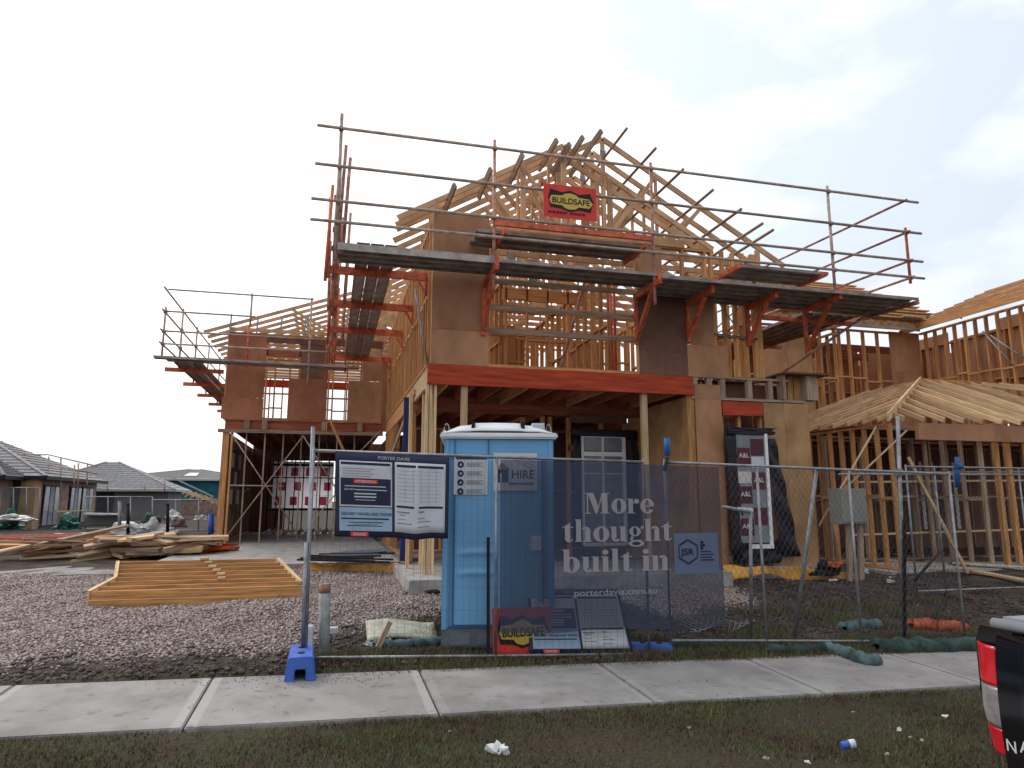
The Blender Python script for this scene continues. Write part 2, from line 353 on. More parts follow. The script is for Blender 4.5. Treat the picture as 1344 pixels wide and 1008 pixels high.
ys = np.concatenate([np.linspace(-40, 0, 8), np.linspace(1, 5.4, 24), [5.44, 5.5, 6.1, 6.75, 6.81], np.linspace(6.86, 16, 80), np.linspace(16.5, 34, 30), np.linspace(36, 900, 30)])
vs = [(x, y, ngz(x, y)) for x in xs for y in ys]; ny = len(ys)
fs = [(i*ny+j, (i+1)*ny+j, (i+1)*ny+j+1, i*ny+j+1) for i in range(len(xs)-1) for j in range(ny-1)]
me = bpy.data.meshes.new('ground'); me.from_pydata(vs, [], fs)
va = me.color_attributes.new('zone', 'FLOAT_COLOR', 'POINT'); cols = []
def gravel_amt(x, y):
    wob = .25*math.sin(x*2.3)+.2*math.sin(x*5.1+1)
    if x < 3.2: 
        g = sst(7.1+wob*.5+.35*max(0, x+2), 7.9+wob+.45*max(0, x+2), y)*(1-sst(13.5, 14.5, y))
        if x > 1: g *= 1
    else: g = .9*sst(8.7+wob, 9.3+wob, y)*(1-sst(10.1, 10.6, y))*(1-sst(5.5, 6.3, x))+.0
    return g
for x, y, z in vs:
    gr = 1.0 if y < 5.5 else sst(7.15, 6.7, y) if 6.7 < y < 7.2 and x > 1 else (.5*(1-sst(6.8, 7.4, y)) if 6.7 < y < 7.5 else 0)
    cols += [gravel_amt(x, y), gr if y > 5.5 else 1, 0, 1]
va.data.foreach_set('color', cols); me.materials.append(MATS['ground']); me.polygons.foreach_set('use_smooth', [True]*len(fs))
ground = bpy.data.objects.new('ground', me); place(ground, None, Matrix()); tag(ground, kind='structure')
gh = np.vectorize(ngz)

def scatter_mesh(name, pts, sizes, mt, flat=.6, kind='stuff', emb=.25):
    n = len(pts); t = np.array([[1, 0, 0], [0, 1, 0], [-1, 0, 0], [0, -1, 0], [0, 0, 1], [0, 0, -1]], float)
    fc = np.array([[0, 1, 4], [1, 2, 4], [2, 3, 4], [3, 0, 4], [1, 0, 5], [2, 1, 5], [3, 2, 5], [0, 3, 5]])
    v = t[None]*(1+rng.uniform(-.35, .35, (n, 6, 3))); v += rng.uniform(-.25, .25, (n, 6, 3))
    an = rng.uniform(0, 6.28, n); c, s_ = np.cos(an), np.sin(an)
    v[:, :, 2] *= flat; x = v[:, :, 0]*c[:, None]-v[:, :, 1]*s_[:, None]; y = v[:, :, 0]*s_[:, None]+v[:, :, 1]*c[:, None]
    v[:, :, 0] = x; v[:, :, 1] = y; v *= sizes[:, None, None]; v += pts[:, None, :]; v[:, :, 2] += (sizes*emb)[:, None]
    f = (fc[None]+(np.arange(n)*6)[:, None, None]).reshape(-1, 3)
    me = bpy.data.meshes.new(name); me.vertices.add(n*6); me.vertices.foreach_set('co', v.ravel())
    me.loops.add(len(f)*3); me.loops.foreach_set('vertex_index', f.ravel().astype(np.int32)); me.polygons.add(len(f))
    me.polygons.foreach_set('loop_start', np.arange(0, len(f)*3, 3, dtype=np.int32)); me.polygons.foreach_set('loop_total', np.full(len(f), 3, np.int32))
    me.update(); me.materials.append(MATS[mt]); o = bpy.data.objects.new(name, me); place(o, None, Matrix()); o['kind'] = kind; return o
# gravel stones
def sample(n, x0, x1, y0, y1, fn):
    p = np.stack([rng.uniform(x0, x1, n), y0+(y1-y0)*rng.random(n)**1.15], 1)
    k = np.array([rng.random() < fn(a, b) for a, b in p]); p = p[k]
    return np.column_stack([p, gh(p[:, 0], p[:, 1])])
pl = sample(150000, -8.5, 3.2, 7.0, 13.6, lambda x, y: gravel_amt(x, y)*(1 if x > -y*.62 else 0)*(.95))
g1 = scatter_mesh('gravel', pl, rng.uniform(.007, .024, len(pl))*rng.choice([1, 1, 1, 1.35], len(pl)), 'stone'); tag(g1, 'brown grey crushed rock spread over the open ground left of the portable toilet', 'gravel')
pr = sample(22000, 3.2, 6.5, 8.4, 10.6, gravel_amt)
g2 = scatter_mesh('gravel', pr, rng.uniform(.012, .03, len(pr)), 'stone'); tag(g2, 'small patch of crushed rock beyond the fence in front of the wrapped window', 'gravel')
pd = sample(26000, -6, 10.5, 6.85, 10.8, lambda x, y: (1-gravel_amt(x, y))*.9)
g3 = scatter_mesh('soil_clods', pd, rng.uniform(.006, .024, len(pd))*rng.choice([1, 1, 1, 1.9], len(pd)), 'clod'); tag(g3, 'dark clods of dug soil behind the fence line', 'soil')
pw = sample(420, -7, 3, 7.2, 13, gravel_amt); g4 = scatter_mesh('pale_stones', pw, rng.uniform(.010, .022, len(pw)), 'foam'); tag(g4, 'scattered whitish stones and chips among the brown crushed rock', 'stones')
pe = np.stack([np.concatenate([rng.normal(-.1, .55, 260), rng.uniform(-5, 8, 60)]), np.concatenate([6.72-np.abs(rng.normal(0, .16, 260)), rng.uniform(5.55, 6.7, 60)])], 1)
pe = np.column_stack([pe, [zpath(a, b) for a, b in pe]]); g5 = scatter_mesh('soil_crumbs', pe, rng.uniform(.003, .008, len(pe)), 'clod'); tag(g5, 'crumbs of dark soil trodden onto the footpath near the blue fence foot', 'soil')
# grass blades
def grass(name, n, x0, x1, y0, y1, h, label, fn, mt='blade'):
    p = np.stack([rng.uniform(x0, x1, n), rng.uniform(y0, y1, n)], 1); k = np.array([rng.random() < fn(a, b) for a, b in p]); p = p[k]; n = len(p)
    z = gh(p[:, 0], p[:, 1]); hh = h*rng.uniform(.35, 1.25, n); an = rng.uniform(0, 6.28, n); wv = rng.uniform(.003, .0065, n)
    lean = rng.uniform(-.75, .75, (n, 2))*hh[:, None]
    a = np.column_stack([p[:, 0]-np.cos(an)*wv, p[:, 1]-np.sin(an)*wv, z-.004]); b = np.column_stack([p[:, 0]+np.cos(an)*wv, p[:, 1]+np.sin(an)*wv, z-.004])
    c = np.column_stack([p[:, 0]+lean[:, 0], p[:, 1]+lean[:, 1], z+hh]); v = np.stack([a, b, c], 1).reshape(-1, 3)
    me = bpy.data.meshes.new(name); me.vertices.add(n*3); me.vertices.foreach_set('co', v.ravel()); me.loops.add(n*3); me.loops.foreach_set('vertex_index', np.arange(n*3, dtype=np.int32))
    me.polygons.add(n); me.polygons.foreach_set('loop_start', np.arange(0, n*3, 3, dtype=np.int32)); me.polygons.foreach_set('loop_total', np.full(n, 3, np.int32)); me.update()
    me.materials.append(MATS[mt]); o = bpy.data.objects.new(name, me); place(o, None, Matrix()); tag(o, label, 'grass', kind='stuff')
def patch(x, y): return .55+.45*math.sin(x*1.9+math.sin(y*3))*math.sin(y*2.7+x)
grass('grass', 200000, -4.5, 6.5, 2.9, 5.58, .034, 'short dry patchy grass on the verge in front of the footpath', lambda x, y: max(.05, patch(x, y)**1.4))
grass('grass', 90000, -.2, 9.5, 6.66, 7.45, .085, 'rough weedy grass strip between footpath and fence', lambda x, y: max(.1, patch(x*.8, y)*(.4 if x < 1 else 1)))
grass('grass', 60000, 1.0, 10.5, 7.2, 8.9, .10, 'straggling weeds on the dark soil just behind the fence', lambda x, y: max(0, patch(x*1.3+1, y*1.5)-.5)*1.8)
grass('grass', 9000, -6, -.2, 6.66, 7.3, .05, 'sparse weeds along the back of the footpath at the left', lambda x, y: max(0, patch(x*2, y)-.45))

# footpath
path = thing('footpath', (0, 5.5, 0), 'pale concrete footpath in slabs crossing the whole foreground', 'footpath')
del path['category']; del path['label']; path['kind'] = 'structure'
jx = [-9.3, -7.3, -5.6, -4.0, -2.4, -.91, .86, 2.62, 4.22, 5.95, 7.6, 9.3, 11, 12.8]
for a, b in zip(jx[:-1], jx[1:]):
    g = .008; cx = (a+b)/2; h = (b-a)/2-g; mb = MB(); T = .1
    ya = 5.5; yb = 6.75
    pts = [(cx-h, ya), (cx+h, ya), (cx+h, yb), (cx-h, yb)]
    me = bpy.data.meshes.new('footpath_slab'); bm = bmesh.new()
    top = [bm.verts.new((x-cx, y-ya, zpath(x, y)-0)) for x, y in pts]; bot = [bm.verts.new((x-cx, y-ya, zpath(x, y)-T)) for x, y in pts]
    bm.faces.new(top); 
    for i in range(4): bm.faces.new((top[i], bot[i], bot[(i+1) % 4], top[(i+1) % 4]))
    bmesh.ops.bevel(bm, geom=[e for e in bm.edges if all(v in top for v in e.verts)], offset=.008, segments=2, affect='EDGES')
    bm.to_mesh(me); bm.free(); me.materials.append(MATS['path'])
    o = bpy.data.objects.new('footpath_slab', me); place(o, path, Matrix.Translation((cx, ya, 0))); o['half'] = h; o['edge'] = 1.0 if -2.41 < a < 0 else .4

# house slabs
FL = .5
S = lambda name, lo, hi, mt: tag(box(name, lo, hi, mt, None, bev=.01), kind='structure')
S('portico_slab', (1.12, 10.08, .1), (6.2, 12.6, FL), 'concrete')
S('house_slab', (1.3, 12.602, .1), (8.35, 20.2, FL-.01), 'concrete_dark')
S('house_slab', (6.202, 10.62, .1), (8.35, 12.6, FL), 'concrete')
S('garage_slab', (-3.05, 13.2, .1), (1.298, 27.5, FL), 'concrete')
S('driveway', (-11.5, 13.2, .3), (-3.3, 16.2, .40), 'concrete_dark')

# ------------------------------------------------------------ the two-storey house frame
H = thing('house_frame', (3.5, 15, FL), 'two-storey timber house frame with red portico beam and plywood bracing behind the blue toilet', 'house')
Z1, Z2, Z3 = 3.42, 3.74, 6.12        # beam underside, upper floor, upper top plate
XL, XR, XU, YF = 1.46, 8.28, 7.48, 10.9
ST = .045
def studs_x(y, x0, x1, z0, z1, sp=.45, parent=H, mt='pine', dp=.09, nog=True, skip=(), plates=True):
    """wall running along X"""
    if plates:
        stick('plate', (x0, y, z0+.0225), (x1, y, z0+.0225), dp, ST, mt, parent); stick('plate', (x0, y, z1-.0225), (x1, y, z1-.0225), dp, ST, mt, parent)
    n = int((x1-x0)/sp)
    for i in range(n+1):
        x = x0+.022+i*sp
        if any(a < x < b for a, b in skip): continue
        stick('stud', (x, y, z0+.045), (x, y, z1-.045), dp, ST, mt, parent, up=(1, 0, 0))
        if nog and i < n and not any(a < x+sp/2 < b for a, b in skip):
            zz = (z0+z1)/2+random.uniform(-.06, .06); stick('noggin', (x+.023, y, zz), (x+sp-.023, y, zz), dp-.004, ST, mt, parent)
def studs_y(x, y0, y1, z0, z1, sp=.45, parent=H, mt='pine', dp=.09, nog=True, skip=()):
    stick('plate', (x, y0, z0+.0225), (x, y1, z0+.0225), dp, ST, mt, parent); stick('plate', (x, y0, z1-.0225), (x, y1, z1-.0225), dp, ST, mt, parent)
    n = int((y1-y0)/sp)
    for i in range(n+1):
        y = y0+.022+i*sp
        if any(a < y < b for a, b in skip): continue
        stick('stud', (x, y, z0+.045), (x, y, z1-.045), ST, dp, mt, parent, up=(1, 0, 0))
        if nog and i < n and not any(a < y+sp/2 < b for a, b in skip):
            zz = (z0+z1)/2+random.uniform(-.06, .06); stick('noggin', (x, y+.023, zz), (x, y+sp-.023, zz), dp-.004, ST, mt, parent)
def ply(p, mt='ply', y=YF-.055, t=.012, label=None, name='plywood_panel', par=None):
    """vertical sheet facing the street from pixel rectangle corners on plane y: (x0,z0,x1,z1)"""
    x0, z0, x1, z1 = p; return box(name, (x0, y-t/2, z0), (x1, y+t/2, z1), mt, par or H, label=label)

# portico beam and posts
stick('beam', (XL-.05, YF-.06, (Z1+Z2)/2), (6.05, YF-.06, (Z1+Z2)/2), .06, Z2-Z1, 'lvl_red', H, label='long red engineered timber beam over the portico')
stick('beam', (XL, YF-.02, (Z1+Z2)/2), (XL, 13.0, (Z1+Z2)/2), .05, Z2-Z1, 'pine_pale', H)
for x in (XL-.04, XL+.02, XL+.09): stick('post', (x, YF, FL), (x, YF+.02*(x > XL), Z1), .09, .042, 'pine_pale', H, up=(1, 0, 0))
for x in (2.02, 5.15): stick('post', (x, YF+.02, FL), (x, YF+.02, Z1), .09, .10, 'pine_pale', H, up=(1, 0, 0))
stick('post', (6.02, YF+.02, FL), (6.02, YF+.02, Z1), .09, .14, 'pine', H, up=(1, 0, 0))
for x in (1.5, 1.72, 1.86): stick('post', (x-.22, 11.9, FL), (x-.22, 11.9, Z1), .09, .05, 'pine_pale', H, up=(1, 0, 0))
# joists over the portico and the first floor
for i in range(11):
    x = XL+.3+i*.45; stick('floor_joist', (x, YF, Z1+.14), (x, 19.5, Z1+.14), .045, .24, 'lvl_dull' if i % 3 else 'pine', H)
stick('beam', (XL, 13.0, Z1-.02), (XR-.1, 13.0, Z1-.02), .09, .28, 'lvl_dull', H)
stick('beam', (XL, 16.2, Z1-.02), (XR-.1, 16.2, Z1-.02), .09, .28, 'lvl_dull', H)
for i in range(4): box('floor_sheet', (XL+.1, 11.0+i*2.2, Z2-.02), (7.4, 11.0+i*2.2+2.19, Z2), 'ply_dark', H)
# ground floor back wall of the portico with door frame over the wrapped window
stick('door_head', (4.45, 12.95, 2.62), (5.95, 12.95, 2.62), .09, .12, 'pine', H)
for x in (3.95, 4.1, 4.48, 5.17, 5.68): stick('stud', (x, 12.95, FL), (x, 12.95, Z1-.2), .09, .07, 'pine', H, up=(1, 0, 0))
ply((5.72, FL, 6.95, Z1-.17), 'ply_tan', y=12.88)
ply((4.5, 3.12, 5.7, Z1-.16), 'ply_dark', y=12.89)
studs_x(15.6, XL+.3, XR-.2, FL, Z1-.2, .6, mt='pine', nog=True)
studs_y(3.6, 13.1, 19.5, FL, Z1-.2, .6)
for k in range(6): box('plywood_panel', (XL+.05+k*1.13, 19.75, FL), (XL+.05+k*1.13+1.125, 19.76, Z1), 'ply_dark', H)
for k in range(5): box('plywood_panel', (XL+.1+k*1.15, 18.1, Z2), (XL+.1+k*1.15+1.1, 18.11, Z3-.1-(.9 if k == 3 else 0)), 'ply', H)
for k in range(3): box('plywood_panel', (XL+.2+k*.85, 16.0, Z2), (XL+.2+k*.85+.845, 16.01, Z3-.3), 'ply', H)
box('plywood_panel', (3.9, 15.7, FL), (XR-.3, 15.71, Z1-.2), 'ply_dark', H); box('plywood_panel', (XL+.2, 15.7, FL), (2.4, 15.71, Z1-.2), 'ply_dark', H)
box('plywood_panel', (6.03, YF+.12, FL), (6.045, 12.87, Z1), 'ply_tan', H); box('plywood_panel', (XR-.03, 11.1, FL), (XR-.02, 19.6, Z1), 'ply_dark', H)
# left side wall lower and upper
studs_y(XL, 13.1, 19.6, FL, Z1, .45, skip=((14.2, 15.9),))
stick('side_beam', (XL, 13.0, Z1+.16), (XL, 19.6, Z1+.16), .06, .30, 'pine', H)
studs_y(XL, YF+.1, 19.6, Z2, Z3, .30, mt='pine')
box('wall_panel', (XL+.02, 13.3, FL), (XL+.05, 14.2, Z1-.1), 'ply_red', H, label='rust red wall panel beside the blue post')
stick('steel_post', (XL-.14, 13.1, FL+.02), (XL-.14, 13.1, Z1+.1), .09, .09, 'blue_pole', H, label='dark blue post at the left side of the portico')
stick('diagonal_brace', (XL-.04, 12.6, Z1+.14), (XL-.10, 17.5, 2.5), .035, .09, 'pine_old', H)
# right side walls
studs_y(XR, YF+.1, 19.6, FL, Z1-.02, .45)
studs_y(XU, YF+.1, 19.6, Z2, Z3, .45)
# right front, ground floor: ply, window opening, lintel
YP = YF-.055
ply((6.09, FL, 6.60, 3.36), 'ply', label=None); ply((7.44, FL, 7.86, 3.34), 'ply_tan'); ply((7.863, FL, 8.36, 3.34), 'ply_tan'); ply((6.09, 3.363, 6.6, 3.62), 'ply')
box('plywood_panel', (8.36, YF-.05, FL), (8.372, 13.5, 3.34), 'ply_tan', H)
box('lintel', (6.62, YP-.02, 3.09), (7.42, YP+.02, 3.33), 'lvl_red', H, label='short red lintel above the wrapped window')
for x in (6.64, 6.98, 7.42): stick('stud', (x, YF+.05, FL), (x, YF+.05, 3.3), .09, .045, 'pine', H, up=(1, 0, 0))
stick('sill', (6.62, YF+.02, .62), (7.44, YF+.02, .62), .1, .1, 'pine', H)
# joist band between floors at the right, with the small box hood
stick('plate', (6.05, YF, 3.38), (8.36, YF, 3.38), .1, .045, 'pine_grey', H); stick('plate', (6.05, YF, Z2+.02), (8.0, YF, Z2+.02), .1, .045, 'pine_grey', H)
for x in (6.12, 6.4, 6.66, 7.2, 7.62): stick('blocking', (x, YF, 3.405), (x, YF, Z2-.005), .09, .09, 'pine_grey', H, up=(1, 0, 0))
box('band_board', (6.1, YF+.25, 3.4), (8.3, YF+.27, Z2-.03), 'ply_dark', H)
hd = thing  # (no-op alias)
box('hood_top', (7.78, YF-.25, 3.86), (8.75, YF+.8, 3.89), 'ply_dark', H); stick('hood_side', (7.86, YF-.02, 3.41), (7.86, YF-.02, 3.86), .2, .05, 'pine_old', H, up=(1, 0, 0))
stick('hood_side', (8.44, YF-.02, 3.41), (8.44, YF-.02, 3.86), .2, .22, 'pine_grey', H, up=(1, 0, 0))
for k in range(3): stick('hood_stud', (7.98+k*.14, YF+.1, 3.41), (7.98+k*.14, YF+.1, 3.86), .05, .12, 'pine', H, up=(1, 0, 0))
# upper front ply
ply((XL, 4.33, 2.40, Z3+.22), 'ply_dark' if False else 'ply'); ply((XL, Z2+.01, 2.40, 4.322), 'ply')
ply((5.07, 4.158, 5.98, 5.42), 'ply_dark'); ply((5.07, Z2+.01, 5.98, 4.155), 'ply_dark'); ply((5.983, 4.33, 6.52, 5.2), 'ply'); ply((5.983, Z2+.01, 6.78, 4.325), 'ply')
ply((5.07, 5.44, 5.55, Z3), 'ply', y=YF-.05)
studs_x(YF, XL, 2.4, Z2, Z3, .45, nog=False); studs_x(YF, 5.05, 6.6, Z2, Z3, .45, nog=False)
stick('plate', (2.4, YF, Z3-.02), (5.05, YF, Z3-.02), .09, .05, 'pine', H); stick('plate', (2.4, YF, Z2+.03), (5.05, YF, Z2+.03), .09, .05, 'pine', H)
stick('plate', (2.4, YF+.02, 5.98), (5.05, YF+.02, 5.98), .045, .2, 'pine', H)
for z, y in ((4.36, YF-.02), (4.76, YF-.02), (5.2, YF-.04)): stick('guard_board', (2.38, y, z), (5.1, y, z-.0), .035, .09, 'pine_old', H)
# window hole in right upper front
for x in (6.55, 6.78, 7.0, 7.2, 7.44): stick('stud', (x, YF, Z2+.05), (x, YF, Z3), .09, .05 if x < 7.4 else .16, 'pine', H, up=(1, 0, 0))
stick('sill', (6.5, YF, 4.55), (7.4, YF, 4.5), .09, .045, 'pine_old', H); stick('head', (6.0, YF, 5.5), (7.45, YF, 5.5), .09, .18, 'pine_old', H)
tube('bracing_strap', (6.55, YF+.06, 5.4), (7.3, YF+.06, 4.4), .012, 'scaf_tube', H); tube('bracing_strap', (6.55, YF+.06, 4.6), (7.35, YF+.06, 5.3), .012, 'scaf_tube', H)
# inner partitions of the upper floor
studs_x(13.6, 2.0, 4.9, Z2, Z3, .45); studs_x(15.8, XL+.2, 7.4, Z2, Z3, .45, skip=((4.2, 5.0),)); studs_x(18.0, XL+.2, 7.4, Z2, Z3, .45, skip=((2.4, 3.2),)); studs_x(19.6, XL, 7.4, Z2, Z3, .45, skip=((5.1, 6.6),))
studs_y(3.3, 13.7, 19.5, Z2, Z3, .45); studs_y(5.1, 12.2, 18.5, Z2, Z3, .45)
stick('header', (3.3, 13.58, 5.85), (5.1, 13.58, 5.85), .05, .25, 'pine', H); stick('header', (4.2, 15.76, 5.5), (5.0, 15.76, 5.5), .05, .2, 'pine', H)
for k in range(3):
    for j in range(2): box('nail_plate', (3.0+k*.42, 12.02, 5.7+j*.34-k*.1), (3.16+k*.42, 12.03, 5.82+j*.34-k*.1), 'galv', H)

# roof trusses
def truss(y, xl, xr, zb, pitch, par, mt='pine_truss', cut=None, ov=.58, cw=.09, name='roof_truss', nweb=4, jitter=0, off=.09):
    mb = MB(); xc = (xl+xr)/2; hs = (xr-xl)/2; zt = zb+hs*pitch; e = zb-ov*pitch; T = .036; oy = y
    mb.bar((xl-ov, oy, e+off), (xc, oy, zt+off), T, cw, mt); mb.bar((xc, oy, zt+off), (xr+ov, oy, e+off), T, cw, mt)
    mb.bar((xl, oy+.003, zb), (xr, oy+.003, zb), T, cw, mt)
    if off > .2: [mb.bar((q, oy+.004, zb), (q, oy+.004, zb+off-.04), T, cw, mt, up=(1, 0, 0)) for q in (xl+.05, xr-.05)]
    mb.bar((xc, oy+.002, zb), (xc, oy+.002, zt+off), T, cw*.8, mt, up=(1, 0, 0))
    k = nweb
    for sgn in (-1, 1):
        pb = [xc+sgn*hs*f for f in (.33, .67)]; ptx = [xc+sgn*hs*f for f in (.33, .62)]
        mb.bar((xc, oy+.004, zb), (ptx[0], oy+.004, zt-hs*.33*pitch+off), T, cw*.75, mt)
        mb.bar((pb[0], oy+.005, zb), (ptx[0], oy+.005, zt-hs*.33*pitch+off), T, cw*.75, mt)
        mb.bar((pb[0], oy+.004, zb), (ptx[1], oy+.004, zt-hs*.62*pitch+off), T, cw*.75, mt)
        mb.box((xc-.06, oy-T/2-.004, zt+.0), (xc+.06, oy-T/2-.001, zt+.12), 'galv') if sgn > 0 else None
    return mb.build(name, par, origin=(xc, y, zb))
PT = .577
# front gable over the portico bay
for i, y in enumerate((10.92, 11.22)): truss(y, XL, 6.05, Z3+.03, PT, H, off=.35)
for i in range(2, 5):      # valley trusses dying into the main roof
    f = i*.35; truss(10.92+i*.6, XL+f*1.2+.9, 6.05-f*1.2-.2, Z3+.03+f*.62+.68, PT, H, ov=0)
for i in range(15): truss(11.49+i*.55, XL-.0, 8.0, Z3+.033, PT, H, cw=.10, off=.36, ov=.55)
# battens / outriggers poking out past the front truss
def slope_pt(x, y, up=.16, xl=XL, xr=XU+.15): 
    xc = (xl+xr)/2; return V((x, y, Z3+.033+(x-xl)*PT+up if x < xc else Z3+.033+(xr-x)*PT+up))
for i, (x, z) in enumerate(((1.73, 6.60), (2.32, 6.95), (2.86, 7.28), (3.46, 7.62), (3.69, 7.58), (3.93, 7.74), (4.27, 7.90))):
    stick('outrigger', (x, 10.4, z), (x+.02*(i % 3-1), 11.4 if i < 5 else 12.0, z-.06), .045, .085, 'pine_grey', H, up=(-.5, 0, .86))
for i, (x, z) in enumerate(((4.75, 8.02), (5.29, 7.72), (5.81, 7.39), (6.38, 7.07), (6.93, 6.77), (7.35, 6.54), (7.56, 6.44))):
    stick('outrigger', (x, 10.4, z), (x-.02*(i % 3-1), 13.6, z-.03), .045, .035, 'pine_grey', H, up=(.5, 0, .86))
for x in (3.0, 3.74, 4.6): stick('gable_stud', (x, 10.88, Z3+.1), (x, 10.88, Z3+.32+min(x-XL, 6.05-x)*PT), .045, .09, 'pine_truss', H, up=(1, 0, 0))
# sheet cladding on the gable, right of the sign
ply((5.05, Z3-.02, 6.0, Z3+.12), 'ply_tan', y=YF-.07)

# ------------------------------------------------------------ garage wing
YG = 19.7; GL, GR = -2.78, 1.35
G1, G2 = 3.42, 3.72; GT = 6.1
for x, wd in ((GL+.05, .16), (GL+.2, .05)): stick('post', (x, YG, FL), (x, YG, G1), .1, wd, 'pine', H, up=(1, 0, 0))
stick('lintel', (GL-.15, YG-.05, G1+.0), (GR, YG-.05, G1+.0), .1, .09, 'pine_old', H)
box('garage_beam', (GL, YG+.02, G1+.06), (GR, YG+.06, G2), 'lvl_dull', H)
for x in (GL+.55, GL+1.0, GL+2.55, GL+3.5): stick('blocking', (x, YG-.06, G1+.06), (x, YG-.06, G2), .04, .14, 'pine_old', H, up=(1, 0, 0))
for i in range(9):
    x = GL+.55+i*.47; stick('stud', (x, YG+.08, FL if x < -.9 else 2.9), (x, YG+.08, G1), .04, .035, 'pine_old', H, up=(1, 0, 0)) if i not in (3, 4, 5) else stick('stud', (x, YG+.08, FL), (x, YG+.08, G1), .04, .03, 'pine_old', H, up=(1, 0, 0))
# thin galvanised X braces
def strap(a, b, y=YG-.12, r=.017): 
    tube('bracing_strap', P(*a, Y=y), P(*b, Y=y), r, 'scaf_tube', H)
strap((303, 568), (384, 690)); strap((296, 706), (398, 572)); strap((398, 572), (440, 640)); strap((398, 700), (480, 600)); strap((302, 637), (372, 638)); strap((465, 600), (500, 565))
stick('prop', P(434, 553, Y=YG-.4), P(455, 600, Y=YG-.6), .09, .045, 'pine', H)
# garage inside walls
studs_y(GL, YG+.2, 27, FL, G1, .6, mt='pine_old'); studs_x(27, GL, .4, FL, G1, .45, mt='pine_old', skip=((-1.3, .3),))
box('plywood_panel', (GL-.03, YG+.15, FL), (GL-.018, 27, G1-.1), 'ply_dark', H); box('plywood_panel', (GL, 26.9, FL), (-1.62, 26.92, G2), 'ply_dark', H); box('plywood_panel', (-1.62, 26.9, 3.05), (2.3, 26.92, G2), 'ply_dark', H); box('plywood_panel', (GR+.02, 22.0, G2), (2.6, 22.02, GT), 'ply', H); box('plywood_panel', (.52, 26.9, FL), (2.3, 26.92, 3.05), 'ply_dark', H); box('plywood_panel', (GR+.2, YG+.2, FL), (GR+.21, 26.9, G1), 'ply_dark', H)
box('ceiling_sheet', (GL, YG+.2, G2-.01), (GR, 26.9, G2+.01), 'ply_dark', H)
for i in range(9): stick('floor_joist', (GL+.2+i*.48, YG+.1, G1+.14), (GL+.2+i*.48, 26.9, G1+.14), .045, .24, 'lvl_dull', H)
# upper wing walls
def gx(px): return P(px, 480, Y=YG).x
def gzv(py): return P(400, py, Y=YG).z
a, b, c, d, e, f = gx(300), gx(349), gx(395), gx(431), gx(476), gx(502)
ply((a-.02, 4.32, b, GT-.0), 'ply_red', y=YG-.06); ply((a-.1, G2+.02, b, 4.313), 'ply_red', y=YG-.05)
ply((c, 4.9, d, GT-.1), 'ply_dark', y=YG-.06); ply((gx(381), G2+.02, d, 4.893), 'ply_red', y=YG-.06)
ply((e, 4.9, f, GT-.5), 'ply', y=YG-.06); ply((gx(458), G2+.02, f, 4.893), 'ply', y=YG-.06)
studs_x(YG, a-.05, f, G2, GT, .45, nog=False, skip=((b+.05, c-.05), (d+.05, e-.05)))
for x in (b+.03, c-.03, d+.03, e-.03): stick('stud', (x, YG, G2), (x, YG, GT), .09, .045, 'pine', H, up=(1, 0, 0))
for p, q in ((b, c), (d, e)):
    stick('lintel', (p, YG, GT-.5), (q, YG, GT-.5), .09, .22, 'lvl_dull', H); stick('sill', (p, YG, G2+.05), (q, YG, G2+.05), .09, .05, 'pine_pale', H)
stick('plate', (b, YG-.06, GT-.15), (f, YG-.06, GT-.15), .04, .2, 'ply_dark', H)
studs_y(a, YG+.2, 26.8, G2, GT, .45); studs_x(23.2, a, f, G2, GT, .45); studs_x(26.8, a, f, G2, GT, .45, skip=((-1.8, -.6),)); studs_y(-.7, 20, 26, G2, GT, .45)
box('plywood_panel', (a-.07, 23.4, G2), (a-.055, 26.8, GT), 'ply_red', H)
box('header', (a, 24.0, 5.3), (f, 24.05, 5.55), 'lvl_red', H)
for i in range(13): truss(19.42+i*.6, GL-.02, 5.4, GT+.03, .36, H, ov=.62, cw=.09)
for px in (302, 337, 368, 399, 432): x = gx(px); stick('strap', (x, YG-.35, GT+.42), (x-.02, YG-.35, GT-.08), .012, .04, 'galv', H, up=(1, 0, 0))

# ------------------------------------------------------------ windows wrapped in sheeting
def ragged(name, x0, x1, z0, z1, y, mt, par, lab=None, seed=1, amp=.04):
    r = random.Random(seed); n = 9
    L_ = [(x0+r.uniform(-amp, amp), z0+(z1-z0)*i/n) for i in range(n+1)]; R_ = [(x1+r.uniform(-amp, amp), z0+(z1-z0)*i/n) for i in range(n+1)]
    yo = [r.uniform(-.02, .02) for _ in range(n+1)]
    def fn(u, v): i = min(n, int(v*n+.5)); return (L_[i][0]*(1-u)+R_[i][0]*u, y+yo[i]*math.sin(u*9), L_[i][1])
    return grid(name, fn, 10, n, mt, par, thick=.006, label=lab)
p0 = P(757, 570, Y=12.8); p1 = P(820, 700, Y=12.8)
W1 = thing('wrapped_window', (5.0, 12.8, FL), 'tall white framed window with four small upper panes in torn black wrap behind the banner', 'window')
ragged('wrap', 4.52, 4.78, .8, 2.93, 12.80, 'black_wrap', W1, seed=2, amp=.05); ragged('wrap', 5.60, 5.88, .75, 2.96, 12.81, 'black_wrap', W1, seed=3, amp=.05)
ragged('wrap', 4.45, 5.85, 2.84, 2.98, 12.72, 'black_wrap', W1, seed=5, amp=.05)
for x0_, x1_ in ((4.72, 5.10), (5.13, 5.52)):
    for z0_, z1_ in ((2.56, 2.82), (2.14, 2.45), (.8, 2.10)): box('pane', (x0_, 12.76, z0_), (x1_, 12.77, z1_), 'glass_pane', W1)
for x in (4.70, 5.115, 5.56): stick('mullion', (x, 12.75, .76), (x, 12.75, 2.86), .03, .045 if x < 5.4 else .07, 'pvc_white', W1, up=(1, 0, 0))
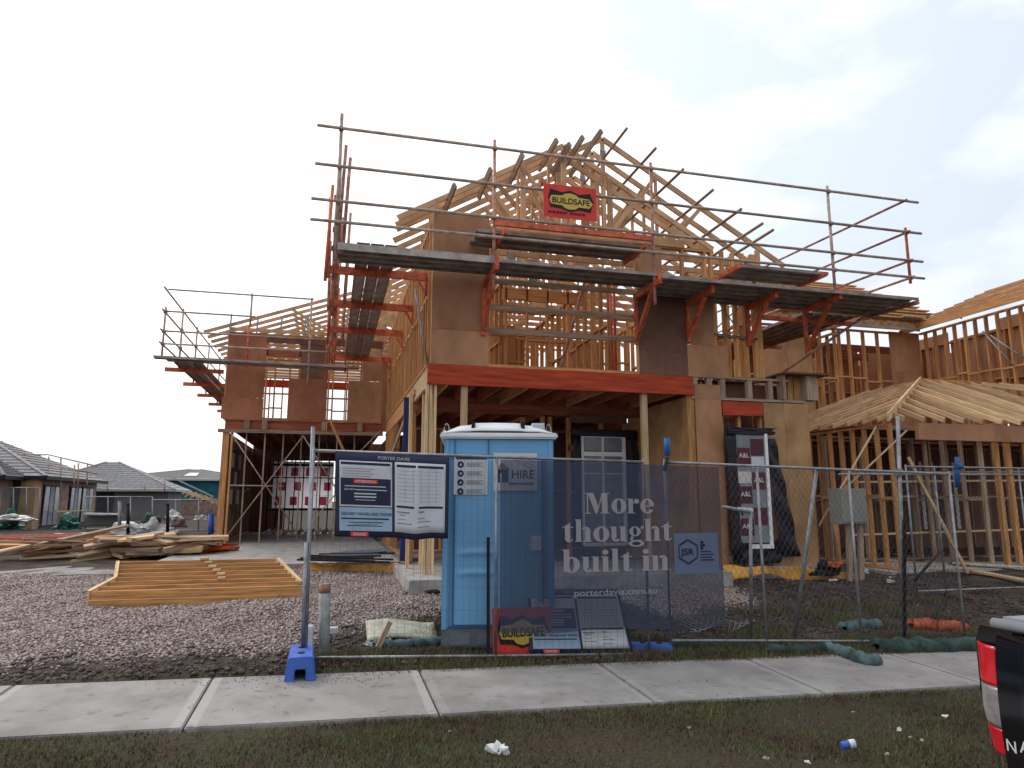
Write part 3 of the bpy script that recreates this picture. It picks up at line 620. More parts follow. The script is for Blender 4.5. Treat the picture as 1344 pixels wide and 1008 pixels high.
for z, h in ((2.84, .04), (2.50, .085), (2.12, .03), (.78, .06)): stick('rail', (4.72, 12.745, z), (5.54, 12.745, z), .03, h, 'pvc_white', W1)
YW = 10.72
W2 = thing('wrapped_window', (7.0, YW, FL), 'window with maroon and white printed film in black wrap leaning at the right front corner', 'window')
ragged('wrap', 6.60, 6.82, .60, 2.86, YW-.02, 'black_wrap', W2, seed=7, amp=.05)
grid('wrap', lambda u, v: (7.35+.18*u+.20*(1-v)*u+.16*(1-v), YW-.03+.03*math.sin(v*20+u*5), .66+2.02*v), 6, 14, 'black_wrap', W2, thick=.006)
ragged('wrap', 6.58, 7.52, 2.74, 2.86, YW-.05, 'black_wrap', W2, seed=9, amp=.06); ragged('wrap', 6.62, 7.5, .55, .95, YW-.0, 'black_wrap', W2, seed=10, amp=.05)
box('film_backing', (6.76, YW-.03, .9), (7.30, YW-.02, 2.74), 'print_grey', W2)
tiles = [(6.76, 2.5, 'print_grey', ''), (7.03, 2.38, 'wrap_red', ''), (6.76, 2.22, 'wrap_red', 'A&L'), (7.03, 2.16, 'paper', ''), (7.03, 1.80, 'wrap_red', 'A&L'), (6.76, 1.56, 'wrap_red', 'A&L'), (7.03, 1.2, 'wrap_red', ''), (6.76, 1.02, 'wrap_red', 'A&L'), (6.76, 1.9, 'wrap_white', '')]
for x, z, mt, s in tiles:
    t_ = box('printed_square', (x+.005, YW-.04, z), (x+.255, YW-.032, z+.29 if mt == 'wrap_red' else z+.2), mt, W2)
    if s: text(s, 'lettering', 'text_white', t_, (x+.03, YW-.046, z+.12), .08, width=.2, bold=.01)
for a_, b_ in (((7.335, YW-.04, .84), (7.335, YW-.04, 2.76)),): stick('frame_bar', a_, b_, .04, .05, 'pvc_white', W2, up=(1, 0, 0))
stick('frame_bar', (6.9, YW-.05, .84), (7.36, YW-.05, .84), .04, .07, 'pvc_white', W2); stick('frame_bar', (6.72, YW-.04, 1.47), (7.0, YW-.04, 1.45), .03, .06, 'pvc_white', W2)
# A&L film behind the garage (lit from behind)
W3 = thing('wrapped_window', (-.6, 26.0, FL), 'wide window in glowing white film printed with red squares at the back of the garage', 'window')
x0_ = P(358, 640, Y=26).x; x1_ = P(437, 640, Y=26).x; zt_ = P(400, 606, Y=26).z; zb_ = P(400, 667, Y=26).z
box('film', (x0_, 26.0, zb_), (x1_, 26.006, zt_), 'wrap_lit', W3)
for i in range(4):
    for j in range(3):
        xx = x0_+.08+i*(x1_-x0_)/4+(.12 if j == 1 else 0); zz = zb_+.1+j*(zt_-zb_)/3.2
        box('printed_square', (xx, 25.98, zz), (xx+.24, 25.99, zz+.30), 'wrap_lit_red', W3)
box('frame_bar', (x0_, 25.95, zb_-.08), (x1_, 26.0, zb_), 'black', W3); box('frame_bar', (x0_, 25.94, zt_-.16), (x1_, 25.97, zt_-.08), 'black', W3)
W4 = thing('reinforcing_mesh', (-.5, 25, FL), 'sheet of dark steel reinforcing mesh standing in the garage in front of the lit film', 'mesh')
xa = P(352, 640, Y=24.5).x; xb = P(442, 640, Y=24.5).x
for i in range(9): x = xa+(xb-xa)*i/8; tube('bar', (x, 24.5, FL), (x, 24.5, 3.0), .02, 'black', W4, 5)
for z in (1.3, 2.35): tube('bar', (xa, 24.48, z), (xb, 24.48, z), .02, 'black', W4, 5)
mb = MB()
for i in range(60): mb.box((xa+random.random()*(xb-xa), 24.2, FL), (xa+random.random()*(xb-xa), 24.25, FL+.01), 'white') if False else None
for i in range(12): tag(stick('timber_offcut', (xa+i*.2, 24.0+random.random()*.3, FL+.05), (xa+i*.2+.15, 24.1, FL+.16), .08, .1, 'pine_pale' if i % 2 else 'white', None), 'pale offcut lying along the back of the garage floor', 'offcut', 'offcuts on the garage floor')
# printed wrap leaning inside garage, left wall
W5 = thing('wrapped_window', (-2.5, 21.5, FL), 'dark maroon and white printed window film leaning on the left garage wall', 'window')
for i in range(3):
    for j in range(3): box('printed_square', (-2.66+i*.02, 20.6+i*.55, 1.5+j*.5), (-2.64+i*.02, 21.05+i*.55, 1.9+j*.5), 'wrap_red' if (i+j) % 2 else 'wrap_white', W5)
box('film_backing', (-2.68, 20.5, 1.4), (-2.67, 22.3, 3.0), 'wrap_red', W5)

# ------------------------------------------------------------ scaffolds
def coupler(p, par, s=.07, mt='scaf_rust'): p = V(p); box('coupler', p-V((s/2, s/2, s/2)), p+V((s/2, s/2, s/2)), mt, par, bev=.012)
def platform(p0, p1, n, wdt, par, axis, z, name='scaffold_plank', lip=True):
    """n planks side by side; axis 'x' runs along X from p0=(x0,y0) to x1, stacking in +Y"""
    for k in range(n):
        if axis == 'x':
            y = p0[1]+k*wdt; o = stick(name, (p0[0]+random.uniform(-.04, .04), y+wdt/2, z), (p1+random.uniform(-.05, .05), y+wdt/2, z), wdt-.012, .012, 'plank_steel', par)
            stick('flange', (p0[0], y+.01, z-.022), (p1, y+.01, z-.022), .012, .05, 'plank_steel', o); stick('flange', (p0[0], y+wdt-.012, z-.022), (p1, y+wdt-.012, z-.022), .012, .05, 'plank_steel', o)
        else:
            x = p0[0]+k*wdt; o = stick(name, (x+wdt/2, p0[1], z), (x+wdt/2, p1, z), wdt-.012, .012, 'plank_steel', par)
            stick('flange', (x+.01, p0[1], z-.022), (x+.01, p1, z-.022), .012, .05, 'plank_steel', o); stick('flange', (x+wdt-.012, p0[1], z-.022), (x+wdt-.012, p1, z-.022), .012, .05, 'plank_steel', o)
def bracket(x, y0, y1, z, par, drop=.75):
    o = stick('bracket', (x, y0-.12, z), (x, y1, z), .06, .10, 'scaf_orange', par)
    stick('bracket_brace', (x, y0+.15, z-.04), (x, y1-.02, z-drop), .06, .07, 'scaf_orange', o); stick('bracket_leg', (x+.002, y1, z+.05), (x+.002, y1, z-drop-.1), .05, .06, 'scaf_orange', o, up=(1, 0, 0))
    stick('bracket_hook', (x, y0-.1, z), (x, y0-.1, z+.16), .05, .06, 'scaf_orange', o, up=(1, 0, 0))
SCF = thing('scaffold', (5, 10, FL), 'long grey and orange bracket scaffold with guard rails across the front of the two-storey frame', 'scaffold')
for z, dx in ((7.11, 0), (6.50, 0), (5.95, -.03), (5.63, -.03)): tube('guard_rail', (-.42+dx, 10.0, z), (10.42+dx, 10.0, z), .024, 'scaf_tube', SCF, 10)
for x, z0, z1, mt in ((-.07, 5.0, 7.37, 'scaf_tube'), (2.3, 4.75, 7.27, 'scaf_rust'), (5.0, 4.75, 7.23, 'scaf_rust'), (8.48, 5.05, 7.23, 'scaf_tube'), (10.12, 5.53, 6.6, 'scaf_orange')):
    tube('standard', (x, 10.05, z0), (x, 10.05, z1), .026, mt, SCF, 10)
    for z in (7.11, 6.50, 5.95, 5.63):
        if z0 < z < z1: coupler((x, 10.02, z), SCF)
platform((-.03, 10.0), 5.35, 3, .225, SCF, 'x', 5.28); platform((5.0, 9.78), 10.0, 5, .225, SCF, 'x', 5.17)
box('toe_board', (-.05, 9.975, 5.2), (2.3, 9.99, 5.31), 'plank_steel', SCF); 
platform((2.05, 10.12), 5.0, 3, .225, SCF, 'x', 5.79); platform((6.6, 10.02), 8.35, 3, .225, SCF, 'x', 5.58)
stick('transom', (2.3, 9.97, 5.85), (4.95, 9.97, 5.85), .05, .09, 'scaf_orange', SCF)
for x in (2.3, 5.0, 8.4): bracket(x, 9.95, YF-.1, 5.10, SCF)
for x in (6.0, 7.2): bracket(x, 10.05, YF-.1, 5.06, SCF, .6)
for x, zb_ in ((2.45, 5.7), (4.8, 5.7), (6.5, 5.5), (8.2, 5.5)): stick('bearer', (x, 9.9, zb_), (x, YF-.1, zb_), .05, .07, 'scaf_orange', SCF)
# return rails at the right end
for z in (7.11, 6.50, 5.95, 5.63): tube('guard_rail', (10.12-.0, 9.95, z), (9.6, 16.5, z), .024, 'scaf_rust', SCF, 8)
platform((8.5, 10.95), 16.2, 5, .225, SCF, 'y', 5.12)
for y in (11.2, 13.4, 15.6): stick('bearer', (7.5, y, 5.03), (9.75, y, 5.03), .05, .075, 'scaf_orange', SCF)
stick('bearer', (9.95, 9.75, 5.08), (9.4, 14.0, 5.08), .05, .07, 'scaf_rust', SCF)
tube('raking_brace', P(1040, 400+12, Y=10.6), P(1160, 400, Y=10.2), .024, 'scaf_rust', SCF) if False else None
tube('raking_brace', P(1160, 398, Y=10.6), P(1015, 497, Y=11.2), .026, 'scaf_rust', SCF)
for a_, b_ in (((595, 350), (700, 375)),): pass
# inner orange standards seen through the opening
for x, y in ((5.0, 11.9), (4.9, 11.5)): tube('standard', (x, y, Z2), (x, y, 5.6), .03, 'scaf_orange', SCF)
stick('raker', (4.6, 12.2, 5.8), (4.0, 12.2, Z2), .05, .05, 'scaf_rust', SCF)

SC2 = thing('scaffold', (.3, 14, FL), 'bracket scaffold with three dark planks running back along the left wall of the frame', 'scaffold')
platform((.22, 10.05), 18.6, 3, .205, SC2, 'y', 5.36)
for y in (11.15, 13.15, 15.25, 18.3):
    o = stick('bracket', (-.2, y, 5.27), (XL-.04, y, 5.27), .05, .13, 'scaf_orange', SC2); stick('bracket_leg', (XL-.06, y, 5.25), (XL-.06, y, 4.95), .05, .05, 'scaf_orange', o, up=(1, 0, 0)); stick('bracket_brace', (XL-.2, y, 5.22), (XL-.08, y, 5.0), .04, .04, 'scaf_orange', o)
    for dx, ln in ((-.1, 0), (.06, .2), (.0, -.3)): tube('standard', (-.10+dx*.8, y+dx, 5.1), (-.10+dx, y, 6.5+ln), .028, 'scaf_rust', SC2)
    for z in (5.63, 5.95, 6.5): coupler((-.1, y, z), SC2, .09, 'scaf_orange')
for x, y, z0, z1, mt_ in ((-.22, 10.9, 5.0, 6.6, 'scaf_orange'), (.03, 10.2, 5.3, 6.75, 'scaf_rust'), (.10, 12.9, 5.2, 7.0, 'scaf_rust'), (-.2, 15.1, 4.9, 6.4, 'scaf_orange'), (.12, 15.5, 5.1, 6.9, 'scaf_rust'), (-.05, 17.2, 4.9, 6.8, 'scaf_orange')): tube('standard', (x, y, z0), (x+.05, y, z1), .027, mt_, SC2)
for i, (y, dx, zt) in enumerate(((10.4, .05, 7.05), (10.9, .0, 6.95), (11.7, .06, 6.4), (12.4, .0, 6.9), (13.9, .05, 6.5), (16.2, .0, 7.0))): tube('standard', (-.10+dx, y, 5.2+.2*(i % 3)), (-.08+dx*1.8, y, zt), .027, 'scaf_rust', SC2)
for z in (6.52, 5.97, 5.65): tube('guard_rail', (-.06, 10.1, z), (-.12, 18.8, z), .024, 'scaf_rust', SC2)
tube('prop', P(545, 380, Y=11.0), P(561, 478, Y=10.95), .017, 'galv', SC2); 

SC3 = thing('scaffold', (-3, 18.9, FL), 'distant scaffold with thin grey rails wrapping the garage wing at the left', 'scaffold')
for z, x1 in ((6.95, -.65), (6.37, -2.1), (5.85, .0), (5.52, .0)): tube('guard_rail', (-4.25, 18.9, z), (x1, 18.9, z), .024, 'scaf_tube', SC3)
for x, z0, z1, mt in ((-2.22, 6.1, 7.0, 'scaf_tube'), (-2.25, 5.0, 6.1, 'scaf_orange'), (-.7, 4.6, 7.0, 'scaf_tube'), (-.25, 4.8, 6.8, 'scaf_orange'), (.25, 5.0, 6.6, 'scaf_rust')): tube('standard', (x, 18.92, z0), (x, 18.92, z1), .026, mt, SC3)
for z in (6.95, 6.37, 5.85, 5.52): tube('guard_rail', (-4.3, 18.7, z), (-4.3, 30, z), .024, 'scaf_tube', SC3)
for y in (18.95, 21, 23.2, 25.5, 28): tube('standard', (-4.28, y, 5.2), (-4.28, y, 7.0 if y > 20 else 6.5), .026, 'scaf_tube', SC3); [coupler((-4.28, y, z), SC3, .09) for z in (6.37, 5.85, 5.52)]
stick('scaffold_plank', (-4.45, 18.95, 5.17), (.6, 18.95, 5.14), .225, .06, 'plank_steel', SC3); stick('scaffold_plank', (-4.2, 19.2, 5.165), (.3, 19.2, 5.135), .225, .06, 'plank_steel', SC3)
platform((-4.0, 19.0), 29, 3, .225, SC3, 'y', 5.10)
for y in (19.7, 22.1, 24.4, 26.6, 28.6): o = stick('bracket', (-4.35, y, 5.0), (-2.9, y, 5.0), .05, .11, 'scaf_orange', SC3); stick('bracket_brace', (-3.4, y, 4.95), (-2.95, y, 4.5), .04, .04, 'scaf_rust', o)

# BUILDSAFE sign on the rail
def buildsafe(name, x0, z0, x1, z1, y, label, lean=0, small=''):
    Wd, Hg = x1-x0, z1-z0
    t = thing(name, (x0, y, z0), label, 'sign'); k = math.tan(lean)
    def pt(u, v, o=0): return V((x0+u*Wd, y+v*Hg*k-o, z0+v*Hg))
    up = V((0, k, 1)).normalized()
    mb = MB(); mb.bar(pt(0, .5, 0), pt(1, .5, 0), .01, Hg/math.cos(lean), 'sign_red', up=tuple(up)); mb.build('panel', t)
    mb = MB(); mb.poly([pt(*q, .009) for q in ((.12, .30), (.33, .28), (.5, .20), (.67, .28), (.88, .24), (.95, .55), (.88, .82), (.66, .76), (.5, .86), (.34, .78), (.12, .86), (.08, .58))], 'black'); mb.build('emblem_border', t)  # black border printed round the yellow emblem
    mb = MB(); mb.poly([pt(*q, .012) for q in ((.14, .40), (.34, .38), (.40, .30), (.5, .27), (.60, .30), (.66, .37), (.86, .36), (.93, .50), (.86, .64), (.66, .66), (.60, .73), (.5, .77), (.40, .74), (.34, .68), (.14, .66), (.10, .52))], 'sign_yellow'); mb.build('emblem', t)
    o = text('BUILDSAFE', 'lettering', 'black', t, pt(.15, .44, .016), Hg*.17, width=Wd*.71, bold=.016, up=up)
    text('SAFETY SYSTEMS' if False else '1300 BUILDSAFE' if False else small, 'small_lettering', 'wrap_red', t, pt(.08, .10, .013), Hg*.085, width=Wd*.82, bold=.01, up=up) if small else None
    return t
bx0 = P(713, 265, Y=9.95).x; bx1 = P(782, 265, Y=9.95).x; bz0 = P(747, 288, Y=9.95).z; bz1 = P(747, 245, Y=9.95).z
buildsafe('safety_sign', bx0, bz0, bx1, bz1, 9.93, 'red sign with yellow emblem tied to the scaffold rail below the roof peak')
mb = MB()
for k in range(9): mb.box((bx0+.07+k*.066+(.04 if k > 4 else 0), 9.912, bz0+.075), (bx0+.12+k*.066+(.04 if k > 4 else 0), 9.916, bz0+.105), 'wrap_red')
mb.build('small_print', [o for o in COL.objects if o.name == 'safety_sign'][0])

# ------------------------------------------------------------ neighbouring frame on the right
NB = thing('house_frame', (12, 13, .3), 'single-storey timber house frame with open hipped rafters at the right edge', 'house')
S('neighbour_slab', (9.9, 10.85, 0), (22, 15, .34), 'concrete')
ex, ey, ez = 9.7, 10.42, 3.08
PN = .45
def hipz(d): return ez+d*PN
# left-plane rafters run along +X from the left eave, ending at the hip
hx = 1.28; hyM = 3.0
for i in range(12):
    y = ey+.25+i*.40; run = min((y-ey)*hx, hyM*hx); stick('rafter', (ex, y, ez), (ex+run, y, ez+run/hx*PN), .04, .09, 'pine_pale' if i % 3 == 0 else 'pine_truss', NB)
for i in range(24):
    x = ex+.35+i*.45; run = min((x-ex)/hx, hyM); stick('rafter', (x, ey, ez), (x, ey+run, ez+run*PN), .04, .09, 'pine_pale', NB)
stick('hip_rafter', (ex-.05, ey-.05, ez), (ex+hyM*hx, ey+hyM, ez+hyM*PN+.03), .04, .14, 'pine_pale', NB)
stick('ridge_board', (ex+hyM*hx, ey+hyM, ez+hyM*PN), (20, ey+hyM, ez+hyM*PN), .04, .12, 'pine', NB)
for k in range(5): stick('collar_tie', (ex+1.8+k*.9, ey+1.6, ez+.1), (ex+1.8+k*.9, ey+1.6, ez+.7), .04, .07, 'pine_old', NB, up=(1, 0, 0))
stick('ceiling_joist', (ex+.5, ey+1.2, ez-.02), (19, ey+1.2, ez-.02), .04, .09, 'pine_old', NB); 
wx, wy = ex+.5, ey+.5
stick('beam', (wx+.6, wy, ez-.16), (21, wy, ez-.16), .08, .32, 'ply', NB, label='wide brown beam under the open eave')
studs_y(wx, wy, 13.6, .36, ez-.02, .33, parent=NB, mt='pine')
studs_x(12.8, wx, 20, .36, ez-.1, .45, parent=NB, mt='pine_old'); studs_y(12.6, 11.2, 14.6, .36, ez-.1, .45, parent=NB, mt='pine_old')
studs_x(14.9, wx, 20, .36, ez-.1, .6, parent=NB, mt='pine_old')
box('wall_wrap', (wx+.2, 15.0, .36), (21, 15.05, ez), 'ply_dark', NB); box('ceiling_sheet', (wx+.3, wy+1.3, ez+.05), (21, 15, ez+.07), 'ply_dark', NB)
for x in (13.1, 13.4, 13.9, 14.3): stick('post', (x, wy+.4, .36), (x, wy+.4, ez-.3), .09, .09, 'pine', NB, up=(1, 0, 0))
for k in range(5): stick('rafter', (14.2+k*.5, ey+2.0, ez+1.15), (15.4+k*.5, ey+.9, ez+.75), .04, .09, 'pine_pale', NB)
stick('diagonal_prop', P(1192, 600, Y=10.6), P(1270, 752, Y=10.2), .09, .045, 'pine_pale', NB)
for a_, b_ in (((1190, 565), (1095, 655)), ((1150, 560), (1075, 690)), ((1088, 650), (1103, 745))): tube('temporary_batten', P(*a_, Y=10.75), P(*b_, Y=10.7), .018, 'pine_pale', NB)
for z in (.9, 2.0, 2.2): stick('noggin', (wx+.5, 12.7, z), (17, 12.7, z+.1), .03, .04, 'pine_pale', NB)
for k in range(4): box('white_pane', (14.6+k*.35, 14.8, .9), (14.7+k*.35, 14.82, 2.6), 'white', NB)
# two-storey block behind
N2 = thing('house_frame', (14, 15.5, .3), 'tall two-storey timber frame with closed brown roof battens behind the right-hand frame', 'house')
YB = 15.2; ZB = 6.1; z20 = 3.4
studs_x(YB, 10.4, 15.35, z20, ZB, .45, parent=N2); studs_x(17.2, 10, 15.35, z20, ZB, .45, parent=N2); studs_x(19.4, 10, 15.35, z20, ZB, .45, parent=N2)
studs_x(21.5, 10, 20, z20, ZB, .45, parent=N2)
studs_y(15.35, 10.4, YB-.1, z20, ZB, .30, parent=N2); studs_y(17.0, 10.4, 20, z20, ZB, .45, parent=N2); studs_y(13, 15.4, 20, z20, ZB, .45, parent=N2)
studs_y(10.3, YB, 21, z20, ZB, .45, parent=N2)
box('plywood_panel', (14.35, YB-.08, z20), (15.33, YB-.06, 5.0), 'ply', N2); box('plywood_panel', (14.35, YB-.08, 5.005), (15.33, YB-.06, ZB), 'ply', N2)
box('plywood_panel', (10.3, YB-.08, z20), (11.15, YB-.06, ZB-.1), 'ply', N2); box('plywood_panel', (11.155, YB-.08, z20), (11.9, YB-.06, ZB-.1), 'ply_tan', N2)
box('plywood_panel', (15.28, 10.6, z20), (15.29, 11.5, ZB), 'ply', N2)
for y in (16, 17, 18.2): stick('ceiling_batten', (10, y, ZB-.3), (15.3, y, ZB-.3), .04, .2, 'lvl_dull', N2)
stick('fascia_board', (10.1, YB-.45, ZB+.05), (15.0, YB-.45, ZB+.05), .03, .2, 'pine_old', N2)
NR = [(10.2+i*.275, 4.0) for i in range(23)]
for i, (x, run) in enumerate(NR): stick('rafter', (x, YB-.5+max(0, x-15)*.7, ZB+.1+max(0, x-15)*.7*.577), (x, YB-.5+run, ZB+.1+run*.577), .05, .09, 'pine_pale' if i % 4 == 0 else 'pine', N2)
for k in range(12):
    rr_ = .15+k*.34; xe = min(16.4, 15+rr_/.7)
    stick('roof_batten', (10.0, YB-.5+rr_, ZB+.2+rr_*.577), (xe, YB-.5+rr_, ZB+.2+rr_*.577), .33, .03, 'pine_truss' if k % 3 else 'pine_pale', N2)
for k in range(6): box('plywood_panel', (10.3+k*1.66, 17.3, z20), (11.9+k*1.66, 17.31, ZB+.1-(1.1 if k == 1 else 0)), 'ply', N2)
for k in range(7): box('plywood_panel', (17.05, 9.8+k*1.5, z20), (17.06, 11.25+k*1.5, ZB+.3-.25*(k % 2)), 'ply', N2)
for i in range(17):      # trusses of the near block, rising away from the eave at X=15
    y = 9.6+i*.36; stick('rafter', (14.95, y, ZB+.06), (18.6, y, ZB+.06+3.65*.42), .04, .10, 'pine', N2)
for k in range(9): stick('roof_batten', (15.0+k*.38, 9.4, ZB+.16+k*.38*.42), (15.0+k*.38, 15.3, ZB+.16+k*.38*.42), .17, .025, 'pine_truss' if k % 3 else 'pine', N2)
stick('fascia_board', (14.93, 9.4, ZB+.06), (14.93, 15.2, ZB+.06), .03, .16, 'pine', N2)
box('valley_sheet', (14.35, 14.55, ZB+.28), (15.05, 15.2, ZB+.30), 'foam', N2)
studs_x(YB+.1, 10.4, 20, .4, z20-.3, .45, parent=N2, mt='pine_old')
stick('beam', (10.3, YB-.02, z20-.15), (20, YB-.02, z20-.15), .08, .3, 'lvl_dull', N2)
for p_, q_ in (((1300, 440), (1344, 470)), ((1290, 435), (1330, 480)), ((1255, 410), (1262, 418))): tube('bracing_strap', P(*p_, X=15.2), P(*q_, X=15.2), .02, 'galv', N2)

# ------------------------------------------------------------ portable toilet
tx0, tx1, ty = 1.24, 2.42, 7.32; tz = .07
T = thing('portable_toilet', (1.83, ty+.6, tz), 'light blue portable toilet with pale domed roof behind the fence', 'toilet')
box('skid', (tx0+.01, ty+.03, tz-.06), (tx1-.01, ty+1.15, tz+.04), 'black', T, bev=.01); box('base', (tx0, ty, tz+.03), (tx1, ty+1.2, tz+.22), 'loo_grey', T, bev=.015)
box('body', (tx0+.01, ty+.02, tz+.21), (tx1-.01, ty+1.18, 2.08+.0), 'loo_blue', T, bev=.03)
box('header_panel', (tx0+.03, ty-.005, 2.0), (tx1-.03, ty+.05, 2.205), 'loo_blue', T, bev=.012)
box('corner_post', (tx0, ty-.02, tz+.2), (tx0+.07, ty+.06, 2.21), 'loo_blue', T, bev=.02); box('corner_post', (tx1-.07, ty-.02, tz+.2), (tx1, ty+.06, 2.21), 'loo_blue', T, bev=.02)
dr = grid('door', lambda u, v: (tx0+.13+u*.92, ty-.012-.022*math.exp(-((v-.43+.05*abs(u-.25)**1.5)/.014)**2-((u-.25)/.20)**4)-.022*math.exp(-((v-.31+.05*abs(u-.25)**1.5)/.014)**2-((u-.25)/.20)**4)-.006*math.sin(u*math.pi), tz+.25+v*1.67), 24, 90, 'loo_blue', T, thick=.012)
for x in (tx0+.115, tx0+.475, tx1-.12): box('door_seam', (x-.004, ty-.022, tz+.25), (x+.004, ty-.003, 2.19 if x < 2 else 2.0), 'loo_blue_dark', T)
box('door_seam', (tx0+.10, ty-.024, tz+.25), (tx1-.1, ty-.006, tz+.262), 'loo_blue_dark', T); box('door_latch', (tx1-.25, ty-.05, 1.05), (tx1-.14, ty-.01, 1.2), 'white', T, bev=.01)
for k in range(4): box('base_rib', (tx0+.1+k*.27, ty-.01, tz+.06), (tx0+.3+k*.27, ty+.01, tz+.18), 'loo_grey', T, bev=.006)
def roof(u, v):
    x = tx0-.035+u*(tx1-tx0+.07); y = ty-.05+v*1.3; s = min(1, 6*min(u, 1-u))*.06+.055*math.sin(math.pi*u)**.5+.0*v
    if .26 < u < .72: s += .018
    return (x, y, 2.25+s*min(1, 5*min(v, 1-v)+.25))
grid('roof', roof, 40, 12, 'loo_roof', T, thick=.012); box('roof_rim', (tx0-.045, ty-.06, 2.20), (tx1+.045, ty+1.26, 2.262), 'loo_roof', T, bev=.018)
for x in (tx0+.31, tx0+.85): box('roof_notch', (x-.02, ty+.0, 2.31), (x+.02, ty+.2, 2.385), 'black', T)
mb = MB()
for k in range(10): mb.box((tx1-.22+k*.014, ty+.08, 2.3), (tx1-.213+k*.014, ty+.2, 2.38), 'loo_roof')
mb.build('roof_vent', T)
for x in (tx0+.02, tx1-.04):
    mb = MB(); mb.tube([(x+.03*math.cos(t*math.pi/6)-.0, ty+.1, 2.27+.10*math.sin(t*math.pi/6)) for t in range(7)], .008, 'galv'); mb.build('lifting_eye', T)
sx0, sx1 = tx0+.13, tx0+.47
stk = box('notice', (sx0-.02, ty-.032, 1.62), (sx1+.0, ty-.028, 2.02), 'paper', T); box('notice_header', (sx0, ty-.037, 1.985), (sx1-.01, ty-.034, 2.03), 'navy', stk)
text('PORTABLE TOILET', 'lettering', 'paper', stk, (sx0+.03, ty-.039, 1.997), .02, width=.26) if False else None
for k in range(4):
    mb = MB(); cx, cz = sx0+.05, 1.93-k*.092; mb.poly([(cx+.034*math.cos(t*.3927), ty-.036, cz+.034*math.sin(t*.3927)) for t in range(16)], 'navy'); mb.poly([(cx-.012, ty-.038, cz-.012), (cx+.014, ty-.038, cz-.01), (cx+.004, ty-.038, cz+.016)], 'paper'); mb.build('round_symbol', stk)
    mb = MB(); [mb.box((sx0+.11, ty-.036, cz-.018+j*.016), (sx1-.05-.03*(j % 2), ty-.034, cz-.012+j*.016), 'print_grey') for j in range(3)]; mb.build('print_lines', stk)
hs = box('hire_sign', (tx0+.53, ty-.040, 1.66), (tx0+1.0, ty-.034, 2.05), 'paper', T); text('HIRE', 'lettering', 'wrap_red', hs, (tx0+.72, ty-.043, 1.79), .085, width=.24, bold=.015)
mb = MB(); mb.box((tx0+.56, ty-.044, 1.75), (tx0+.69, ty-.042, 1.88), 'navy'); mb.box((tx0+.60, ty-.046, 1.75), (tx0+.62, ty-.0445, 1.84), 'paper'); mb.poly([(tx0+.54, ty-.046, 1.88), (tx0+.71, ty-.046, 1.88), (tx0+.625, ty-.046, 1.95)], 'pipe_orange'); mb.build('house_logo', hs)
mb = MB()
for k in range(9): mb.box((tx0+.70+k*.03, ty-.044, 1.725), (tx0+.72+k*.03, ty-.042, 1.745), 'navy')
for k in range(3): mb.bar((tx0+.74+k*.06, ty-.044, 2.0), (tx0+.98, ty-.044, 1.86+k*.05), .002, .006, 'print_grey')
mb.build('small_print', hs)

# ------------------------------------------------------------ temporary fence
def gzr(x): return zpath(x, 6.75)
def fence(name, x0, x1, y0, y1, label, zt, zb, mid=None, chain=False, ext=0, fine=.07):
    t = thing(name, (x0, y0, zb(0)-.12), label, 'fence panel', 'temporary fence panels')
    pt = lambda u, z: V((x0+(x1-x0)*u, y0+(y1-y0)*u, z))
    R_ = .0155
    tube('top_rail', pt(0, zt(0)), pt(1, zt(1)), R_, 'galv', t); tube('bottom_rail', pt(0, zb(0)), pt(1, zb(1)), R_, 'galv', t)
    for u in [0, 1]+(mid or []): tube('upright', pt(u, zb(u)-.1), pt(u, zt(u)+(.03 if u in (0, 1) else 0)), R_, 'galv', t)
    mb = MB(); ln = (pt(1, 0)-pt(0, 0)).length; r = .0016
    if chain:
        s = .07; n = int((ln+2)/s)
        for i in range(-30, n):
            for sg in (1, -1):
                a0 = i*s if sg > 0 else i*s+2; h = 2.0; # clip diagonals to the panel
                u0, u1 = a0, a0+sg*h*.62
                lo, hi = min(u0, u1), max(u0, u1)
                t0, t1 = 0, 1
                for (ed, side) in ((0, -1), (ln, 1)):
                    if side < 0:
                        if u0 < 0 and u1 < 0: t0 = 2
                        elif u0 < 0: t0 = max(t0, -u0/(u1-u0))
                        elif u1 < 0: t1 = min(t1, -u0/(u1-u0))
                    else:
                        if u0 > ln and u1 > ln: t0 = 2
                        elif u0 > ln: t0 = max(t0, (ln-u0)/(u1-u0))
                        elif u1 > ln: t1 = min(t1, (ln-u0)/(u1-u0))
                if t0 >= t1: continue
                q = [];
                for tt in (t0, t1): uu = (u0+(u1-u0)*tt)/ln; q.append(pt(uu, zb(uu)+(zt(uu)-zb(uu))*tt))
                mb.bar(q[0], q[1], r*1.25, r*1.25, 'wire')
    else:
        n = int(ln/fine)
        for i in range(1, n): u = i/n; mb.bar(pt(u, zb(u)), pt(u, zt(u)), r*1.2, r*1.2, 'wire')
        for j in range(1, 9): mb.bar(pt(0, zb(0)+(zt(0)-zb(0))*j/9), pt(1, zb(1)+(zt(1)-zb(1))*j/9), r*1.2, r*1.2, 'wire')
    o = mb.build('wire_mesh', t); o['kind'] = 'stuff'
    return t
fz = lambda x: (lambda u: 0)
f1 = fence('fence_panel', -.17, 3.28, 7.0, 7.0, 'temporary fence panel carrying the site board and the toilet side of the banner', lambda u: 2.075-.06*u, lambda u: .17-.14*u, mid=[.525])
f2 = fence('fence_panel', 3.54, 7.36, 7.02, 7.02, 'long wire fence panel from the blue sleeve to the tall leaning pipe', lambda u: 2.02-.09*u, lambda u: .15-.19*u, mid=[.30, .62], chain=True)
f3 = fence('fence_panel', 8.63, 12.2, 9.0, 9.0, 'fence panel farther back at the right edge in front of the single-storey frame', lambda u: 2.13, lambda u: .26, mid=[.15, .62], chain=True)
